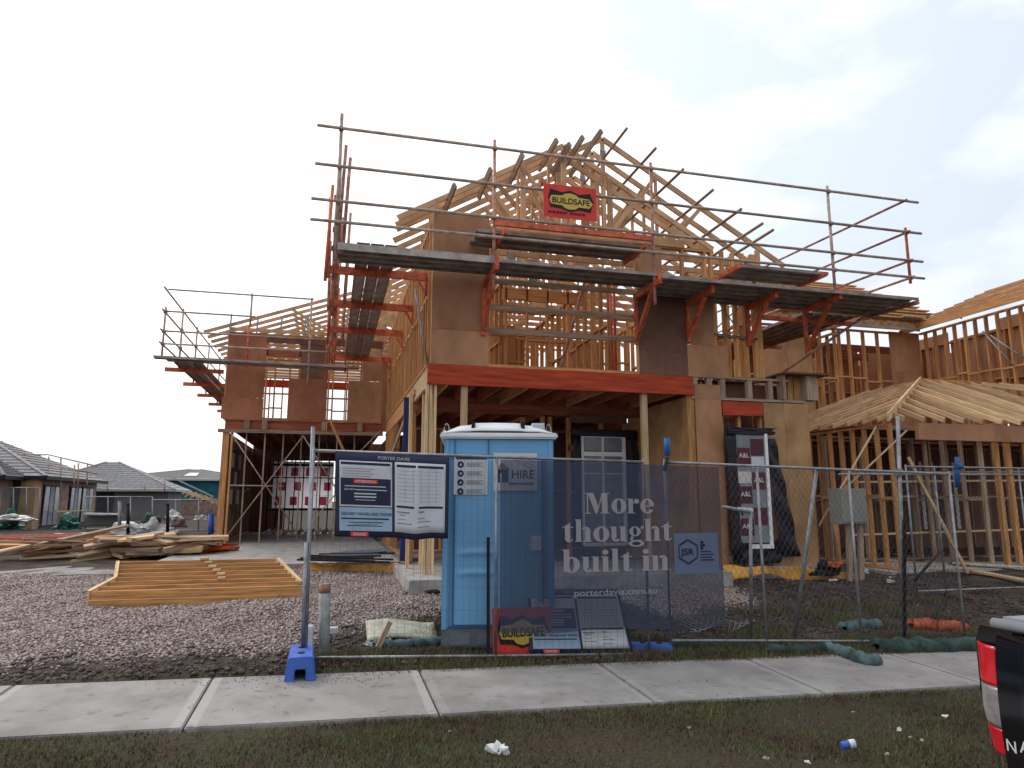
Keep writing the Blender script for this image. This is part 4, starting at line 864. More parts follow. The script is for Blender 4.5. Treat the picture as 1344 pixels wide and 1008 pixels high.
tube('second_rail', (7.4, 9.0, 2.0), (12.2, 9.0, 2.04), .015, 'galv', f3)
# prop frame behind the second panel
bs = thing('fence_stay', (5.3, 7.4, 0), 'grey steel stay frame bracing the fence behind the banner end', 'fence stay')
tube('stay_post', P(985, 672, Y=7.3), P(986, 836, Y=7.3), .02, 'galv', bs); tube('stay_rail', P(985, 672, Y=7.3), P(948, 665, Y=7.3), .02, 'galv', bs)
bs2 = thing('fence_stay', (5.6, 7.5, 0), 'leaning grey stay tube behind the fence left of the meter box', 'fence stay')
tube('stay_tube', P(1072, 615, Y=7.05), P(1043, 838, Y=7.3), .022, 'galv', bs2)
pp = thing('steel_pipe', P(1187, 836, Y=7.2), 'tall leaning galvanised pipe standing at the right end of the long fence panel', 'pipe')
tube('pipe_tube', P(1178, 546, Y=7.2), P(1188, 838, Y=7.2), .024, 'galv', pp, 10); coupler(P(1179, 620, Y=7.2), pp, .09, 'galv')
pp = thing('steel_pipe', P(400, 860, Y=6.97), 'tall grey fence pole rising above the left end of the fence by the blue foot', 'pipe')
tube('pipe_tube', P(411, 560, Y=7.05), P(400, 868, Y=6.97), .021, 'galv', pp, 10); tube('clamp_tube', P(402, 712, Y=6.98), P(397, 850, Y=6.96), .019, 'galv', pp)
def picket(px, pyt, pyb, Y, label, r=.018):
    t = thing('star_picket', P(px, pyb, Y=Y), label, 'star picket'); a_, b_ = P(px, pyt, Y=Y), P(px, pyb, Y=Y)
    mb = MB(); mb.bar(a_, b_, .045, .006, 'black', up=(1, 0, 0)); mb.bar(a_+V((0, .01, 0)), b_+V((0, .01, 0)), .03, .028, 'black', up=(1, 0, 0)); mb.build('stake', t)
picket(1187.5, 682, 838, 7.12, 'black star picket against the tall pipe on the right'); picket(641, 705, 858, 6.93, 'black star picket in front of the toilet door')
cl = thing('post_cap', P(876, 600, Y=7.02), 'bright blue plastic sleeve on top of the fence joint right of the banner text', 'cap')
tube('sleeve', P(876, 598, Y=7.02), P(875, 575, Y=7.02), .032, 'clamp_blue', cl, 12); tube('strap_tube', P(872, 618, Y=6.99), P(876, 600, Y=6.99), .02, 'black', cl)
cl = thing('post_cap', P(1259, 615, Y=9), 'faded blue clamp on the rear fence rail at the right', 'cap'); tube('sleeve', P(1256, 600, Y=8.97), P(1257, 640, Y=8.97), .035, 'clamp_blue', cl); tube('strap_tube', P(1255, 612, Y=8.95), P(1262, 612, Y=8.95), .05, 'clamp_blue', cl)

# blue fence feet
def foot(loc, rz, label, s=1):
    t = thing('fence_foot', loc, label, 'fence foot', rz=rz); W = WLD[t.name]
    me = bpy.data.meshes.new('block'); bm = bmesh.new()
    prof = [(-.13, 0), (-.045, 0), (-.045, .10), (.045, .10), (.045, 0), (.13, 0), (.10, .20), (-.10, .20)]
    vs_ = [[bm.verts.new((x*s, y*s, z*s)) for x, z in prof] for y in (-.30, .30)]
    n_ = len(prof)
    for i in range(n_): bm.faces.new((vs_[0][i], vs_[0][(i+1) % n_], vs_[1][(i+1) % n_], vs_[1][i]))
    bm.faces.new(vs_[0][::-1]); bm.faces.new(vs_[1])
    bmesh.ops.recalc_face_normals(bm, faces=bm.faces); bmesh.ops.bevel(bm, geom=bm.edges[:], offset=.008, segments=2, affect='EDGES')
    bm.to_mesh(me); bm.free(); me.materials.append(MATS['foot_blue']); o = bpy.data.objects.new('block', me); place(o, t, W)
    for yy in (-.12, .12):
        o = bpy.data.objects.new('socket', tubemesh(.012, .03, 'black', 12)); place(o, t, W @ Matrix.Translation((0, yy*s, .203*s)) @ Matrix.Rotation(math.pi/2, 4, 'Y'))
foot((-.19, 6.82, .075), .02, 'bright blue plastic fence foot at the left end of the fence')
foot((3.36, 7.12, -.03), 1.2, 'dark blue fence foot half hidden by grass below the banner', .72)

# ------------------------------------------------------------ banner mesh on the fence
YBn = 6.955
BN = thing('shade_banner', (3, YBn, .3), 'dark navy mesh banner with large pale slogan letters stretched along the fence', 'banner')
zT = lambda x: 2.03-.0185*(x-1.7); 
def bnf(x0, x1, zb_):
    def fn(u, v): x = x0+(x1-x0)*u; z1 = zT(x)-.012; z0 = zb_(x); return (x, YBn+.004*math.sin(x*9)*(1-v)+.006*math.sin(x*3+v*4), z0+(z1-z0)*v)
    return fn
grid('mesh_cloth', bnf(1.67, 3.52, lambda x: .31-.01*(x-1.7)+.015*math.sin(x*5)), 30, 12, 'banner_navy', BN)
grid('mesh_cloth', bnf(3.525, 4.16, lambda x: .31-.02*(x-1.7)+.02*math.sin(x*5)), 12, 12, 'banner_grey', BN)
# fat-face serif glyphs built from small shapes
def glyphs():
    Gd = {}
    def R(a, b, c, d): return [(a, b), (c, b), (c, d), (a, d)]
    def ring(cx, cy, rx, ry, ix, iy, n=22, a0=0, a1=360):
        out = []; 
        for k in range(n):
            t0 = math.radians(a0+(a1-a0)*k/n); t1 = math.radians(a0+(a1-a0)*(k+1)/n)
            out.append([(cx+rx*math.cos(t0), cy+ry*math.sin(t0)), (cx+rx*math.cos(t1), cy+ry*math.sin(t1)), (cx+ix*math.cos(t1), cy+iy*math.sin(t1)), (cx+ix*math.cos(t0), cy+iy*math.sin(t0))])
        return out
    A = 1.5; s = .30
    Gd['o'] = (ring(.5, .5, .48, .52, .14, .44), 1.0)
    Gd['e'] = (ring(.48, .5, .46, .52, .13, .43, a0=0, a1=330)+[R(.25, .47, .92, .54)], .96)
    Gd['r'] = ([R(.08, 0, .38, 1), R(0, 0, .5, .06), R(0, .94, .2, 1), R(.38, .68, .48, .8)]+ring(.62, .83, .17, .17, 0, 0)+[[(.40, .72), (.5, .98), (.62, 1.0), (.55, .9)]], .80)
    Gd['M'] = ([R(.12, 0, .2, 1.38), R(0, 0, .36, .06), R(0, 1.32, .3, 1.38), [(.16, 1.38), (.55, 1.38), (.86, .4), (.72, 0), (.66, 0)], [(.72, 0), (.80, .12), (1.16, 1.38), (1.06, 1.38)], R(1.06, 0, 1.42, 1.38), R(.95, 0, 1.55, .06), R(1.3, 1.32, 1.55, 1.38)], 1.62)
    Gd['t'] = ([R(.16, .14, .46, 1.12), R(0, .93, .64, 1.0), [(.16, 1.0), (.46, 1.0), (.46, 1.3)], [(.16, .16), (.46, .16), (.44, .06), (.34, 0), (.24, .02)], [(.34, 0), (.5, 0), (.66, .18), (.6, .2), (.5, .1), (.44, .08)]], .70)
    Gd['h'] = ([R(.08, 0, .38, A), R(0, 0, .46, .06), R(0, A-.06, .2, A), R(.62, 0, .92, .8), R(.54, 0, 1.0, .06)]+ring(.65, .72, .27, .29, .06, .16, a0=0, a1=150), 1.04)
    Gd['n'] = ([R(.08, 0, .38, 1), R(0, 0, .46, .06), R(0, .94, .2, 1), R(.62, 0, .92, .8), R(.54, 0, 1.0, .06)]+ring(.65, .72, .27, .29, .06, .16, a0=0, a1=150), 1.04)
    Gd['u'] = ([R(.08, .25, .38, 1), R(0, .94, .3, 1), R(.62, 0, .92, 1), R(.54, .94, .8, 1), R(.8, 0, 1.0, .06)]+ring(.35, .28, .27, .29, .06, .16, a0=180, a1=330), 1.04)
    Gd['i'] = ([R(.08, 0, .38, 1), R(0, 0, .46, .06), R(0, .94, .2, 1)]+ring(.23, 1.28, .17, .17, 0, 0), .50)
    Gd['l'] = ([R(.08, 0, .38, A), R(0, 0, .46, .06), R(0, A-.06, .2, A)], .50)
    Gd['b'] = ([R(.08, .05, .38, A), R(0, A-.06, .2, A)]+ring(.5, .5, .44, .52, .12, .43, a0=-150, a1=150), 1.0)
    Gd['g'] = (ring(.44, .66, .36, .34, .11, .27)+ring(.5, -.16, .48, .22, .26, .12)+[[(.2, .36), (.34, .3), (.3, .1), (.14, .2)], [(.14, .2), (.3, .08), (.85, .1), (.85, .02), (.3, 0), (.1, .08)]]+ring(.88, .92, .10, .10, 0, 0), .98)
    return Gd
GL_ = glyphs()
def fat(word, x0, x1, zbase, parent, mt='banner_text', xh=.16, y=YBn-.012):
    adv = [.45 if c == ' ' else GL_[c][1]+.03 for c in word]; sx = (x1-x0)/sum(adv); x = x0
    for c, a_ in zip(word, adv):
        if c != ' ':
            mb = MB()
            for k, poly in enumerate(GL_[c][0]):
                mb.poly([(x+px*sx, y-k*.00006, zbase-.018*(x-2)*.0+pz*xh) for px, pz in poly], mt)
            mb.build('letter', parent)
        x += a_*sx
def bx(px, py): p = P(px, py, Y=YBn-.012); return p.x, p.z
def word(s, xa, xb, ybase, xh_px):
    a_, za = bx(xa, ybase); b_, zb_ = bx(xb, ybase); _, z1 = bx((xa+xb)/2, ybase-xh_px); fat(s, a_, b_, (za+zb_)/2, BN, xh=z1-(za+zb_)/2)
word('More', 768, 860, 674, 19.5); word('thought', 738, 884, 710.5, 19.5); word('built in', 738, 880, 750, 20)
a_, za = bx(753, 781); b_, _ = bx(862, 781); text('porterdavis.com.au', 'web_address', 'banner_url', BN, (a_, YBn-.014, za-.01), .06, width=b_-a_, bold=.008)
xa_, z1_ = bx(884, 700); xb_, z0_ = bx(944, 752)
grid('patch', lambda u, v: (xa_+(xb_-xa_)*u, YBn-.012, z0_+(z1_-z0_)*v), 2, 2, 'banner_patch', BN)
cx, cz = bx(903, 724); mb = MB()
for k in range(6):
    t0, t1 = math.radians(90+k*60), math.radians(150+k*60); r_ = .125; mb.bar((cx+r_*math.cos(t0), YBn-.018, cz+r_*math.sin(t0)), (cx+r_*math.cos(t1), YBn-.018, cz+r_*math.sin(t1)), .001, .013, 'banner_line')
mb.build('hexagon_logo', BN); text('JSR', 'lettering', 'banner_line', BN, (cx-.078, YBn-.018, cz-.032), .065, width=.155, bold=.02)
mb = MB()
for k, (w_, h_) in enumerate(((.035, .022), (.05, .022), (.03, .022), (.12, .008), (.15, .008), (.13, .008), (.16, .01))): z_ = cz+.085-k*.03; mb.box((cx+.15, YBn-.019, z_), (cx+.15+w_, YBn-.018, z_+h_), 'banner_line')
mb.build('small_print', BN)

# site board (two panes), used twice
def board(name, fn, label, full=True, light='paper'):
    """fn(u,v,o) maps board coordinates (0..1, 0..1, offset toward viewer) to the world"""
    t = thing(name, fn(0, 0, 0), label, 'sign')
    def sheet(nm, u0, v0, u1, v1, o, mt, nu=14, nv=10): return grid(nm, lambda a, b: fn(u0+(u1-u0)*a, v0+(v1-v0)*b, o), nu, nv, mt, t, thick=.0015)
    sheet('backing', 0, 0, 1, 1, 0, 'navy', 28, 12)
    s1 = sheet('left_pane', .035, .07, .487, .895, .004, light); s2 = sheet('right_pane', .51, .07, .965, .905, .004, light)
    def lines(nm, par, items, mt, o=.0075):
        mb = MB()
        for (u0, v0, u1, v1) in items:
            n = 6
            for i in range(n):
                a_, b_ = u0+(u1-u0)*i/n, u0+(u1-u0)*(i+1)/n
                mb.poly([fn(a_, v0, o), fn(b_, v0, o), fn(b_, v1, o), fn(a_, v1, o)], mt)
        o = mb.build(nm, par); o['kind'] = 'stuff'; return o
    lines('dark_block', s1, [(.045, .375, .475, .69), (.045, .85, .47, .88), (.035, .345, .487, .355)], 'navy'); lines('pale_blue_block', s1, [(.037, .072, .485, .34)], 'paper_blue')
    lines('red_tag', s1, [(.155, .63, .36, .675)], 'sign_red', .010)
    lines('header_bars', s2, [(.525, .845, .945, .875), (.525, .36, .945, .385)], 'navy')
    lines('print_lines', s2, [(.53, .44+k*.045, .93, .443+k*.045) for k in range(9)]+[(.6+k*.07, .42, .602+k*.07, .83) for k in range(5)]+[(.53, .30, .64, .315), (.55, .27, .6, .28), (.72, .31, .77, .33), (.71, .24, .78, .25), (.71, .20, .83, .21), (.53, .17, .66, .18), (.71, .14, .82, .15), (.53, .22, .60, .226)], 'print_grey')
    lines('print_lines', s1, [(.06, .80-k*.03, .33-.03*(k % 2), .806-k*.03) for k in range(4)]+[(.12, .165, .41, .175), (.1, .125, .4, .135), (.15, .145, .36, .15)], 'print_grey')
    rgt = (V(fn(.3, .5, 0))-V(fn(.1, .5, 0))).normalized(); upv = (V(fn(.1, .6, 0))-V(fn(.1, .4, 0))).normalized()
    Wd = (V(fn(1, .5, 0))-V(fn(0, .5, 0))).length; Hg = (V(fn(0, 1, 0))-V(fn(0, 0, 0))).length
    if full: text('PORTER DAVIS', 'board_heading', 'print_grey' if not full else 'paper', t, fn(.36, .925, .008), Hg*.038, right=rgt, up=upv, width=Wd*.28)
    def tx(s, u, v, h, w_, mt, bold=.01, o=.013): text(s, 'lettering', mt, s1, fn(u, v, o), Hg*h, right=rgt, up=upv, width=Wd*w_, bold=bold)
    tx('ATTENTION', .17, .637, .03, .175, 'paper')
    tx('DELIVERY DRIVERS AND TRADES', .05, .255, .032, .43, 'navy')
    tx('DO NOT', .075, .545, .022, .09, 'paper', o=.010)
    lines('white_print', s1, [(.08, .59, .43, .60), (.17, .548, .44, .558), (.16, .50, .35, .515), (.16, .463, .35, .478), (.17, .43, .34, .437)], 'paper', .009)
    lines('navy_print', s1, [(.05, .205, .46, .222)], 'navy', .009)
    lines('danger_tag', t, [(.13, .008, .28, .06)], 'sign_red', .006); text('DANGER', 'lettering', 'paper', t, fn(.15, .018, .010), Hg*.03, right=rgt, up=upv, width=Wd*.11, bold=.01)
    return t
ba, bb = P(440, 592, Y=6.95), P(590, 600, Y=6.95); bc = P(440, 704, Y=6.95); bdd = P(590, 707, Y=6.95)
def site(u, v, o):
    bend = .022*math.exp(-((u-.70)/.07)**2)-.03*math.exp(-((u-.86)/.1)**2)*(1-v*.5)
    top = ba.lerp(bb, u); bot = bc.lerp(bdd, u-.015*max(0, u-.8)*5); p = bot.lerp(top, v)
    return p+V((0, -o-.012-bend*(1-.55*v)*1.2, -.016*math.exp(-((u-.68)/.10)**2)*(1-v)))
board('site_board', site, 'navy edged site information board with two white notices hanging at the left of the fence')
a1, a2, a3, a4 = P(692, 773, Y=7.28), P(812, 773, Y=7.28), P(695, 858, Y=7.06), P(832, 857, Y=7.06)
def lean(u, v, o): p = a3.lerp(a4, u).lerp(a1.lerp(a2, u), v); return p+V((0, -o, .25*o))
board('site_board', lean, 'second site board leaning low behind the bottom of the banner, mud splashed', True)
p_, q_ = P(648, 855, Y=7.08), P(710, 790, Y=7.08)
buildsafe('safety_sign', p_.x, p_.z-.09, p_.x+.62, q_.z-.06, 7.10, 'red sign with yellow emblem standing on the ground behind the fence, half hidden', lean=.12)

# ------------------------------------------------------------ stacked roof frames and timber
TS = thing('frame_stack', (-2.3, 11.6, .3), 'stack of long brown roof frame boards lying on the gravel, stepped at the ends', 'timber stack')
n = 8; ENDS = []
for i in range(n):
    Y_ = 10.1+i*.15; zt_ = .47+i*.040; f = i/(n-1)
    xl_ = P(120+32*min(1, f/.42)+6*f, 778-45*f, Y=Y_).x; xr_ = P(396-34*f, 775-42*f, Y=Y_).x
    o = stick('board', (xl_, Y_, zt_-.10), (xr_, Y_, zt_-.10), .045, .20, 'frame_brown', TS); ENDS.append((V((xl_, Y_, zt_)), V((xr_, Y_, zt_))))
    if i in (0,): stick('board', (xl_+.02, Y_-.13, .325), (xr_-.30, Y_-.13, .325), .045, .10, 'frame_brown', TS); stick('board', (xl_+.03, Y_+.07, .45), (xr_-.1, Y_+.07, .45), .09, .03, 'pine', TS)
    stick('end_cut', (xl_-.02, Y_, zt_-.20), (xl_-.02, Y_, zt_+.01), .05, .02, 'pine_pale', TS, up=(1, 0, 0))
    box('rib_end', ((xl_+xr_)/2-.02+.06*(n-i)*.5, Y_-.04, zt_-.0), ((xl_+xr_)/2+.08+.06*(n-i)*.5, Y_+.05, zt_+.03), 'pine_pale', TS) if i > 1 else None
for (i0, i1, side) in ((0, 3, 0), (3, 7, 0), (1, 7, 1)):
    a_, b_ = ENDS[i0][side], ENDS[i1][side]; stick('edge_board', a_+V((-.03 if side == 0 else .03, 0, -.01)), b_+V((-.03 if side == 0 else .03, 0, -.01)), .045, .045, 'pine_pale', TS)
box('bearer', (-2.8, 10.2, .22), (-2.7, 11.3, .34), 'pine_old', TS); box('bearer', (-.9, 10.2, .22), (-.8, 11.3, .34), 'pine_old', TS)
# heap of loose boards
HEAP = [((45, 730), (250, 700), 'concrete_dark', .16, .05, 16.6, 'long dark grey board at the bottom left of the timber heap')]
t_ = stick('loose_board', P(12, 722, Y=16.4), P(150, 706, Y=18.6), .06, .22, 'pine_grey', None); tag(t_, 'long dark grey board along the left foot of the timber heap', 'board')
rr = random.Random(11)
WORDS = {'pine_old': 'weathered brown', 'pine': 'orange brown', 'pine_pale': 'pale cream', 'lvl_dull': 'dull red', 'lvl_red': 'bright red'}
def heap(n, px0, px1, py0, py1, Y, lab, grp, lmin, lmax, slope, mts, sv=.7):
    for i in range(n):
        u = rr.random(); px = px0+(px1-px0)*u; py = py0+(py1-py0)*rr.random(); ctr = P(px, py, Y=Y+rr.uniform(-.5, .5)); ln = rr.uniform(lmin, lmax); an = slope+rr.uniform(-sv, sv); ti = rr.uniform(-.12, .2)
        d_ = V((math.cos(an)*math.cos(ti), math.sin(an)*math.cos(ti), math.sin(ti)))*ln/2
        ctr.z = max(ctr.z, gz(ctr.x, ctr.y)+.05)
        mt_ = rr.choice(mts)
        o = stick('loose_board', ctr-d_, ctr+d_, rr.choice((.09, .14, .19)) if sv < .5 else rr.choice((.12, .19, .26)), rr.choice((.035, .045, .045)) if sv < .5 else rr.choice((.05, .07, .09)), mt_, None, up=(rr.uniform(-.3, .3), rr.uniform(-.3, .3), 1)); tag(o, WORDS[mt_]+' '+lab, 'board', WORDS[mt_]+' '+grp)
heap(22, 60, 200, 708, 729, 16.6, 'board in the left half of the timber heap beside the driveway', 'boards in the left half of the timber heap', 1.2, 2.8, .62, ['pine_old', 'pine_old', 'pine', 'pine_pale'], .25)
heap(40, 150, 262, 706, 727, 16.3, 'offcut tumbled in the right half of the timber heap', 'offcuts in the right half of the timber heap', .4, 1.5, .4, ['pine_pale', 'pine_pale', 'pine', 'pine_old'])
heap(9, 225, 290, 714, 726, 16.6, 'board end at the right of the timber heap by the garage post', 'boards beside the garage post', .7, 1.5, .1, ['lvl_dull', 'lvl_red'])
for i in range(4):
    a_ = P(-25+i*3, 710-i*1.2, Y=20.0+i*.3); o = stick('orange_beam', a_+V((0, i*.02, 0)), a_+V((2.0, .5, .03)), .10, .12, 'scaf_orange', None); tag(o, 'orange scaffold beam lying on the ground at the far left edge', 'beam', 'orange beams at the left edge')
# white plastic sheet heap
def blob(name, ctr, sx, sy, sz, mt, label, cat, seed=0, group=None, rough=.35):
    bm = bmesh.new(); bmesh.ops.create_icosphere(bm, subdivisions=4 if max(sx, sy) > .3 else 3, radius=1); r = np.random.default_rng(seed); ph = r.uniform(0, 6.28, 12); fr = r.uniform(1.5, 6, 12); di = r.normal(size=(12, 3))
    for v in bm.verts:
        q = np.array(v.co); k = sum(math.sin(fr[j]*float(q@di[j])+ph[j])/(1+fr[j]*.5) for j in range(12))*rough; v.co = V((q[0]*(1+k)*sx, q[1]*(1+k)*sy, max(-.3, q[2]*(1+k))*sz))
    cr_ = mt in ('plastic_white', 'tarp_green', 'white', 'bag_orange', 'black')
    if cr_:
        for v in bm.verts: v.co *= 1+float(r.uniform(-.16, .16))
    for f_ in bm.faces: f_.smooth = not cr_
    me = bpy.data.meshes.new(name); bm.to_mesh(me); bm.free(); me.materials.append(MATS[mt]); o = bpy.data.objects.new(name, me); place(o, None, Matrix.Translation(V(ctr))); return tag(o, label, cat, group)
def gp(px, py, z=.4): return P(px, py, Z=z)
blob('plastic_sheet', gp(196, 702), .6, .4, .34, 'plastic_white', 'crumpled white plastic sheet beyond the timber heap', 'plastic sheet', 1, rough=.55)
blob('plastic_sheet', gp(150, 706), 1.3, .4, .08, 'plastic_white', 'flat trailing white plastic between the driveway and grey house', 'plastic sheet', 2)
blob('plastic_sheet', gp(90, 703), 1.0, .4, .07, 'plastic_white', 'low strip of white plastic in front of the brown-pillared house', 'plastic sheet', 3)
blob('tarpaulin', P(92, 691, Y=26), .32, .3, .3, 'tarp_green', 'green tarpaulin heap in front of the house with dark windows', 'tarpaulin', 4)
blob('tarpaulin', P(8, 690, Y=26), .45, .4, .36, 'tarp_green', 'green tarpaulin heap at the far left edge', 'tarpaulin', 5)
blob('plastic_sheet', P(10, 682, Y=25.5), .6, .4, .12, 'plastic_white', 'white sheet lying over the green tarpaulin at the left edge', 'plastic sheet', 6)
blob('plastic_bag', gp(655, 991, -.02), .055, .05, .075, 'white', 'crumpled white bag on the verge below the toilet', 'bag', 7)
# cans / litter
cn = thing('drink_can', gp(1108, 982, -.03), 'squashed blue and white drink can on the verge at the right', 'can'); c0 = gp(1104, 979, -.0); tube('can_body', c0, c0+V((.09, -.03, .02)), .026, 'foot_blue', cn, 12); tube('can_band', c0+V((.05, -.017, .012)), c0+V((.085, -.03, .019)), .0275, 'white', cn, 12)
for i, (px, py) in enumerate(((590, 962), (1120, 935), (1195, 968), (1210, 972), (1005, 995), (1165, 990), (235, 972), (420, 985), (820, 945), (905, 955), (1060, 1000), (1180, 958), (1240, 940))):
    o = blob('litter', gp(px, py, -.01), rr.uniform(.008, .018), rr.uniform(.008, .018), .01, rr.choice(['white', 'plastic_white', 'stone']), 'tiny pale scrap of litter in the verge grass', 'litter', 20+i, 'scraps in the verge grass')

# ------------------------------------------------------------ near fence clutter
fs_ = grid('foam_board', lambda u, v: P(482+93*u, 843-20*v, Y=8.0)+V((0, .35*v, .02*math.sin(u*5)+.12*math.sin(u*2.4)*(1-v)*.4)), 14, 6, 'foam', None, thick=.03); tag(fs_, 'cracked cream foam sheet lying by the left of the toilet', 'foam sheet')
tag(stick('timber_offcut', P(496, 850, Y=7.6), P(512, 816, Y=7.6), .06, .05, 'pine_old', None), 'short weathered stick leaning on the cream foam sheet', 'offcut')
for i in range(14): 
    c0 = P(470+rr.random()*105, 846+rr.random()*10, Y=7.8); blob('rubble', c0, rr.uniform(.03, .07), rr.uniform(.03, .06), rr.uniform(.02, .05), rr.choice(['stone', 'soil', 'plastic_white']), 'small lump of rubble beside the cream foam sheet', 'rubble', 50+i, 'rubble by the foam sheet')
pi = thing('marker_pipe', P(425, 866, Y=7.5), 'upright grey pipe with faded orange top right of the blue fence foot', 'pipe'); a_, b_ = P(426, 862, Y=7.5), P(426, 800, Y=7.5); tube('pipe_tube', a_-V((0, 0, .1)), P(426, 770, Y=7.5), .055, 'pipe_grey', pi, 14); tube('pipe_band', P(426, 778, Y=7.5), P(426, 766, Y=7.5), .057, 'pipe_orange', pi, 14) ; 
tag(box('plastic_pot', P(402, 848, Y=7.4), P(412, 822, Y=7.4)+V((0, .1, 0)), 'paper', None, bev=.01), 'small pale plastic pot between fence pole and upright pipe', 'pot')
tag(box('tray', P(432, 832, Y=7.7), P(444, 824, Y=7.7)+V((0, .1, 0)), 'paper', None, bev=.005), 'tiny white tray right of the upright pipe', 'tray')
def sock(name, pts, r, mt, label, cat='silt sock', seed=3):
    q = []; rs = []; n_ = 40; rg = random.Random(seed)
    P_ = [V(p) for p in pts]
    for i in range(n_+1):
        t = i/n_*(len(P_)-1); k = min(int(t), len(P_)-2); f = t-k; q.append(P_[k].lerp(P_[k+1], f)+V((0, .02*math.sin(i), 0))); rs.append(r*(.82+.2*rg.random()+.12*math.sin(i*.9))*(1 if 0 < i < n_ else .45))
    mb = MB(); mb.tube(q, rs, mt, n=10); return tag(mb.build(name, None, smooth=True), label, cat)
def gl(px, py): # point on the near ground
    p = P(px, py, Z=0); return V((p.x, p.y, gz(p.x, p.y)+.03))
sock('silt_sock', [gl(880, 855), gl(960, 852), gl(1040, 856), gl(1090, 850)], .06, 'sock_green', 'dull green silt sock along the foot of the long fence panel', seed=1)
sock('silt_sock', [gl(1150, 850), gl(1200, 848), gl(1250, 846), gl(1330, 840)], .11, 'sock_green', 'thick green silt sock right of the black star picket', seed=2)
sock('silt_sock', [gl(1086, 851), gl(1110, 858), gl(1135, 866), gl(1150, 866)], .075, 'sock_aqua', 'pale teal sock end sagging onto the back of the footpath', seed=4)
sock('silt_sock', [gl(490, 862), gl(520, 861), gl(560, 857), gl(600, 854)], .05, 'sock_aqua', 'ragged aqua netting sock under the fence left of the toilet', seed=5)
sock('sand_bag', [gl(1108, 828), gl(1130, 824), gl(1152, 823)], .085, 'sock_aqua', 'blue green sandbag on the soil behind the fence', 'sandbag', seed=6)
sock('sand_bag', [gl(1196, 822), gl(1215, 820), gl(1229, 822)], .085, 'bag_orange', 'left of two orange bags behind the tall pipe', 'bag', seed=7); sock('sand_bag', [gl(1231, 822), gl(1248, 821), gl(1266, 823)], .085, 'bag_orange', 'right of two orange bags behind the tall pipe', 'bag', seed=8)
# coil of white wire behind the fence
mb = MB()
for k in range(9): mb.tube([P(885+k*3, 815+k*1.5, Y=8.1)+V((.9*i/8, .2*math.sin(i+k), .05*math.sin(i*1.3+k)*1.2)) for i in range(9)], .006, 'galv', 5)
tag(mb.build('wire_bundle', None), 'tangle of pale wire on the soil behind the end of the banner', 'wire')
for i in range(8):
    c0 = gl(1020+rr.random()*160, 770+rr.random()*20); 
    blob('rubble', c0, rr.uniform(.03, .07), rr.uniform(.03, .06), rr.uniform(.02, .05), rr.choice(['white', 'plastic_white', 'stone']), 'pale scrap on the dark soil behind the fence', 'rubble', 80+i, 'scraps on the dark soil')
# orange-yellow membrane strips along slab edges
def membrane(pts, label, seed, h=.16):
    rg = random.Random(seed); P_ = [V(p) for p in pts]
    def fn(u, v):
        t = u*(len(P_)-1); k = min(int(t), len(P_)-2); p = P_[k].lerp(P_[k+1], t-k)
        return p+V((0, -.10*v-.05*math.sin(u*17+seed)*v, -h*v*(1+.35*math.sin(u*11+seed))+.02*math.sin(u*30)))
    o = grid('membrane', fn, 40, 5, 'membrane', None, thick=.01); tag(o, label, 'membrane')
membrane([(-.75, 13.1, .33), (-.3, 13.05, .52), (.3, 13.05, .5), (1.0, 12.9, .47), (1.3, 12.6, .52)], 'yellow orange membrane flap hanging along the slab edge below the site board', 1, .2)
membrane([(6.3, 10.55, .55), (7.0, 10.5, .52), (7.8, 10.5, .5), (8.4, 10.45, .45), (8.7, 10.2, .35)], 'yellow orange membrane flap along the slab edge under the maroon window', 2, .19)
mb = MB()
for k in range(12): mb.bar((-.5+k*.05, 12.8+k*.05, .6+.02*(k % 4)), (1.0+rr.uniform(-.3, .2), 12.5+k*.06, .55+.025*k*.7), .05, .03, rr.choice(['black', 'black', 'galv', 'print_grey']))
tag(mb.build('window_frames', None), 'bundle of black and silver metal strips on the slab edge below the site board', 'metal bundle')
blob('debris_heap', P(1085, 752, Y=10.3), .2, .15, .1, 'black', 'dark plastic debris beside the orange membrane end', 'debris', 31); blob('debris_heap', P(1096, 742, Y=10.1), .09, .07, .07, 'bag_orange', 'small red orange bag on the debris at the house corner', 'bag', 32)
blob('rubble', (1.45, 10.15, .3), .35, .08, .1, 'soil', 'black broken rubble against the front of the portico slab', 'rubble', 33)
# meter box
MBX = thing('meter_box', P(1118, 745, Y=10), 'grey electrical meter box on timber posts behind the fence', 'meter box')
a_, b_ = P(1103, 688, Y=10), P(1136, 641, Y=10); box('cabinet', (a_.x, 10, a_.z), (b_.x, 10.25, b_.z), 'meter_box', MBX, bev=.01); box('cabinet_door', (a_.x+.03, 9.985, a_.z+.03), (b_.x-.03, 9.998, b_.z-.03), 'meter_box', MBX, bev=.004)
for px in (1114, 1129): stick('post', (P(px, 745, Y=10.1).x, 10.1, .25), (P(px, 690, Y=10.1).x, 10.1, a_.z), .06, .08, 'pine_grey', MBX, up=(1, 0, 0))
# planks on the soil right
for i, (p_, q_, mt) in enumerate((((1255, 765), (1344, 772), 'foam'), ((1262, 775), (1350, 787), 'pine_pale'), ((1170, 765), (1230, 768), 'pine_pale'), ((1225, 782), (1285, 777), 'pine_old'))):
    tag(stick('loose_board', gl(*p_)+V((0, 0, .04+.02*i)), gl(*q_)+V((0, 0, .05)), .22 if i < 2 else .08, .03, mt, None), ['wide yellowish board flat on the soil at the right edge', 'second pale board just below the wide yellowish board', 'short pale stick on the soil left of the rear fence post', 'short brown stick below the rear fence post'][i], 'board')
bpb = thing('star_picket', P(1226, 765, Y=8.6), 'black leaning stake crossing in front of the rear fence post', 'star picket'); tube('stake', P(1200, 762, Y=8.6), P(1236, 722, Y=8.7), .02, 'black', bpb)

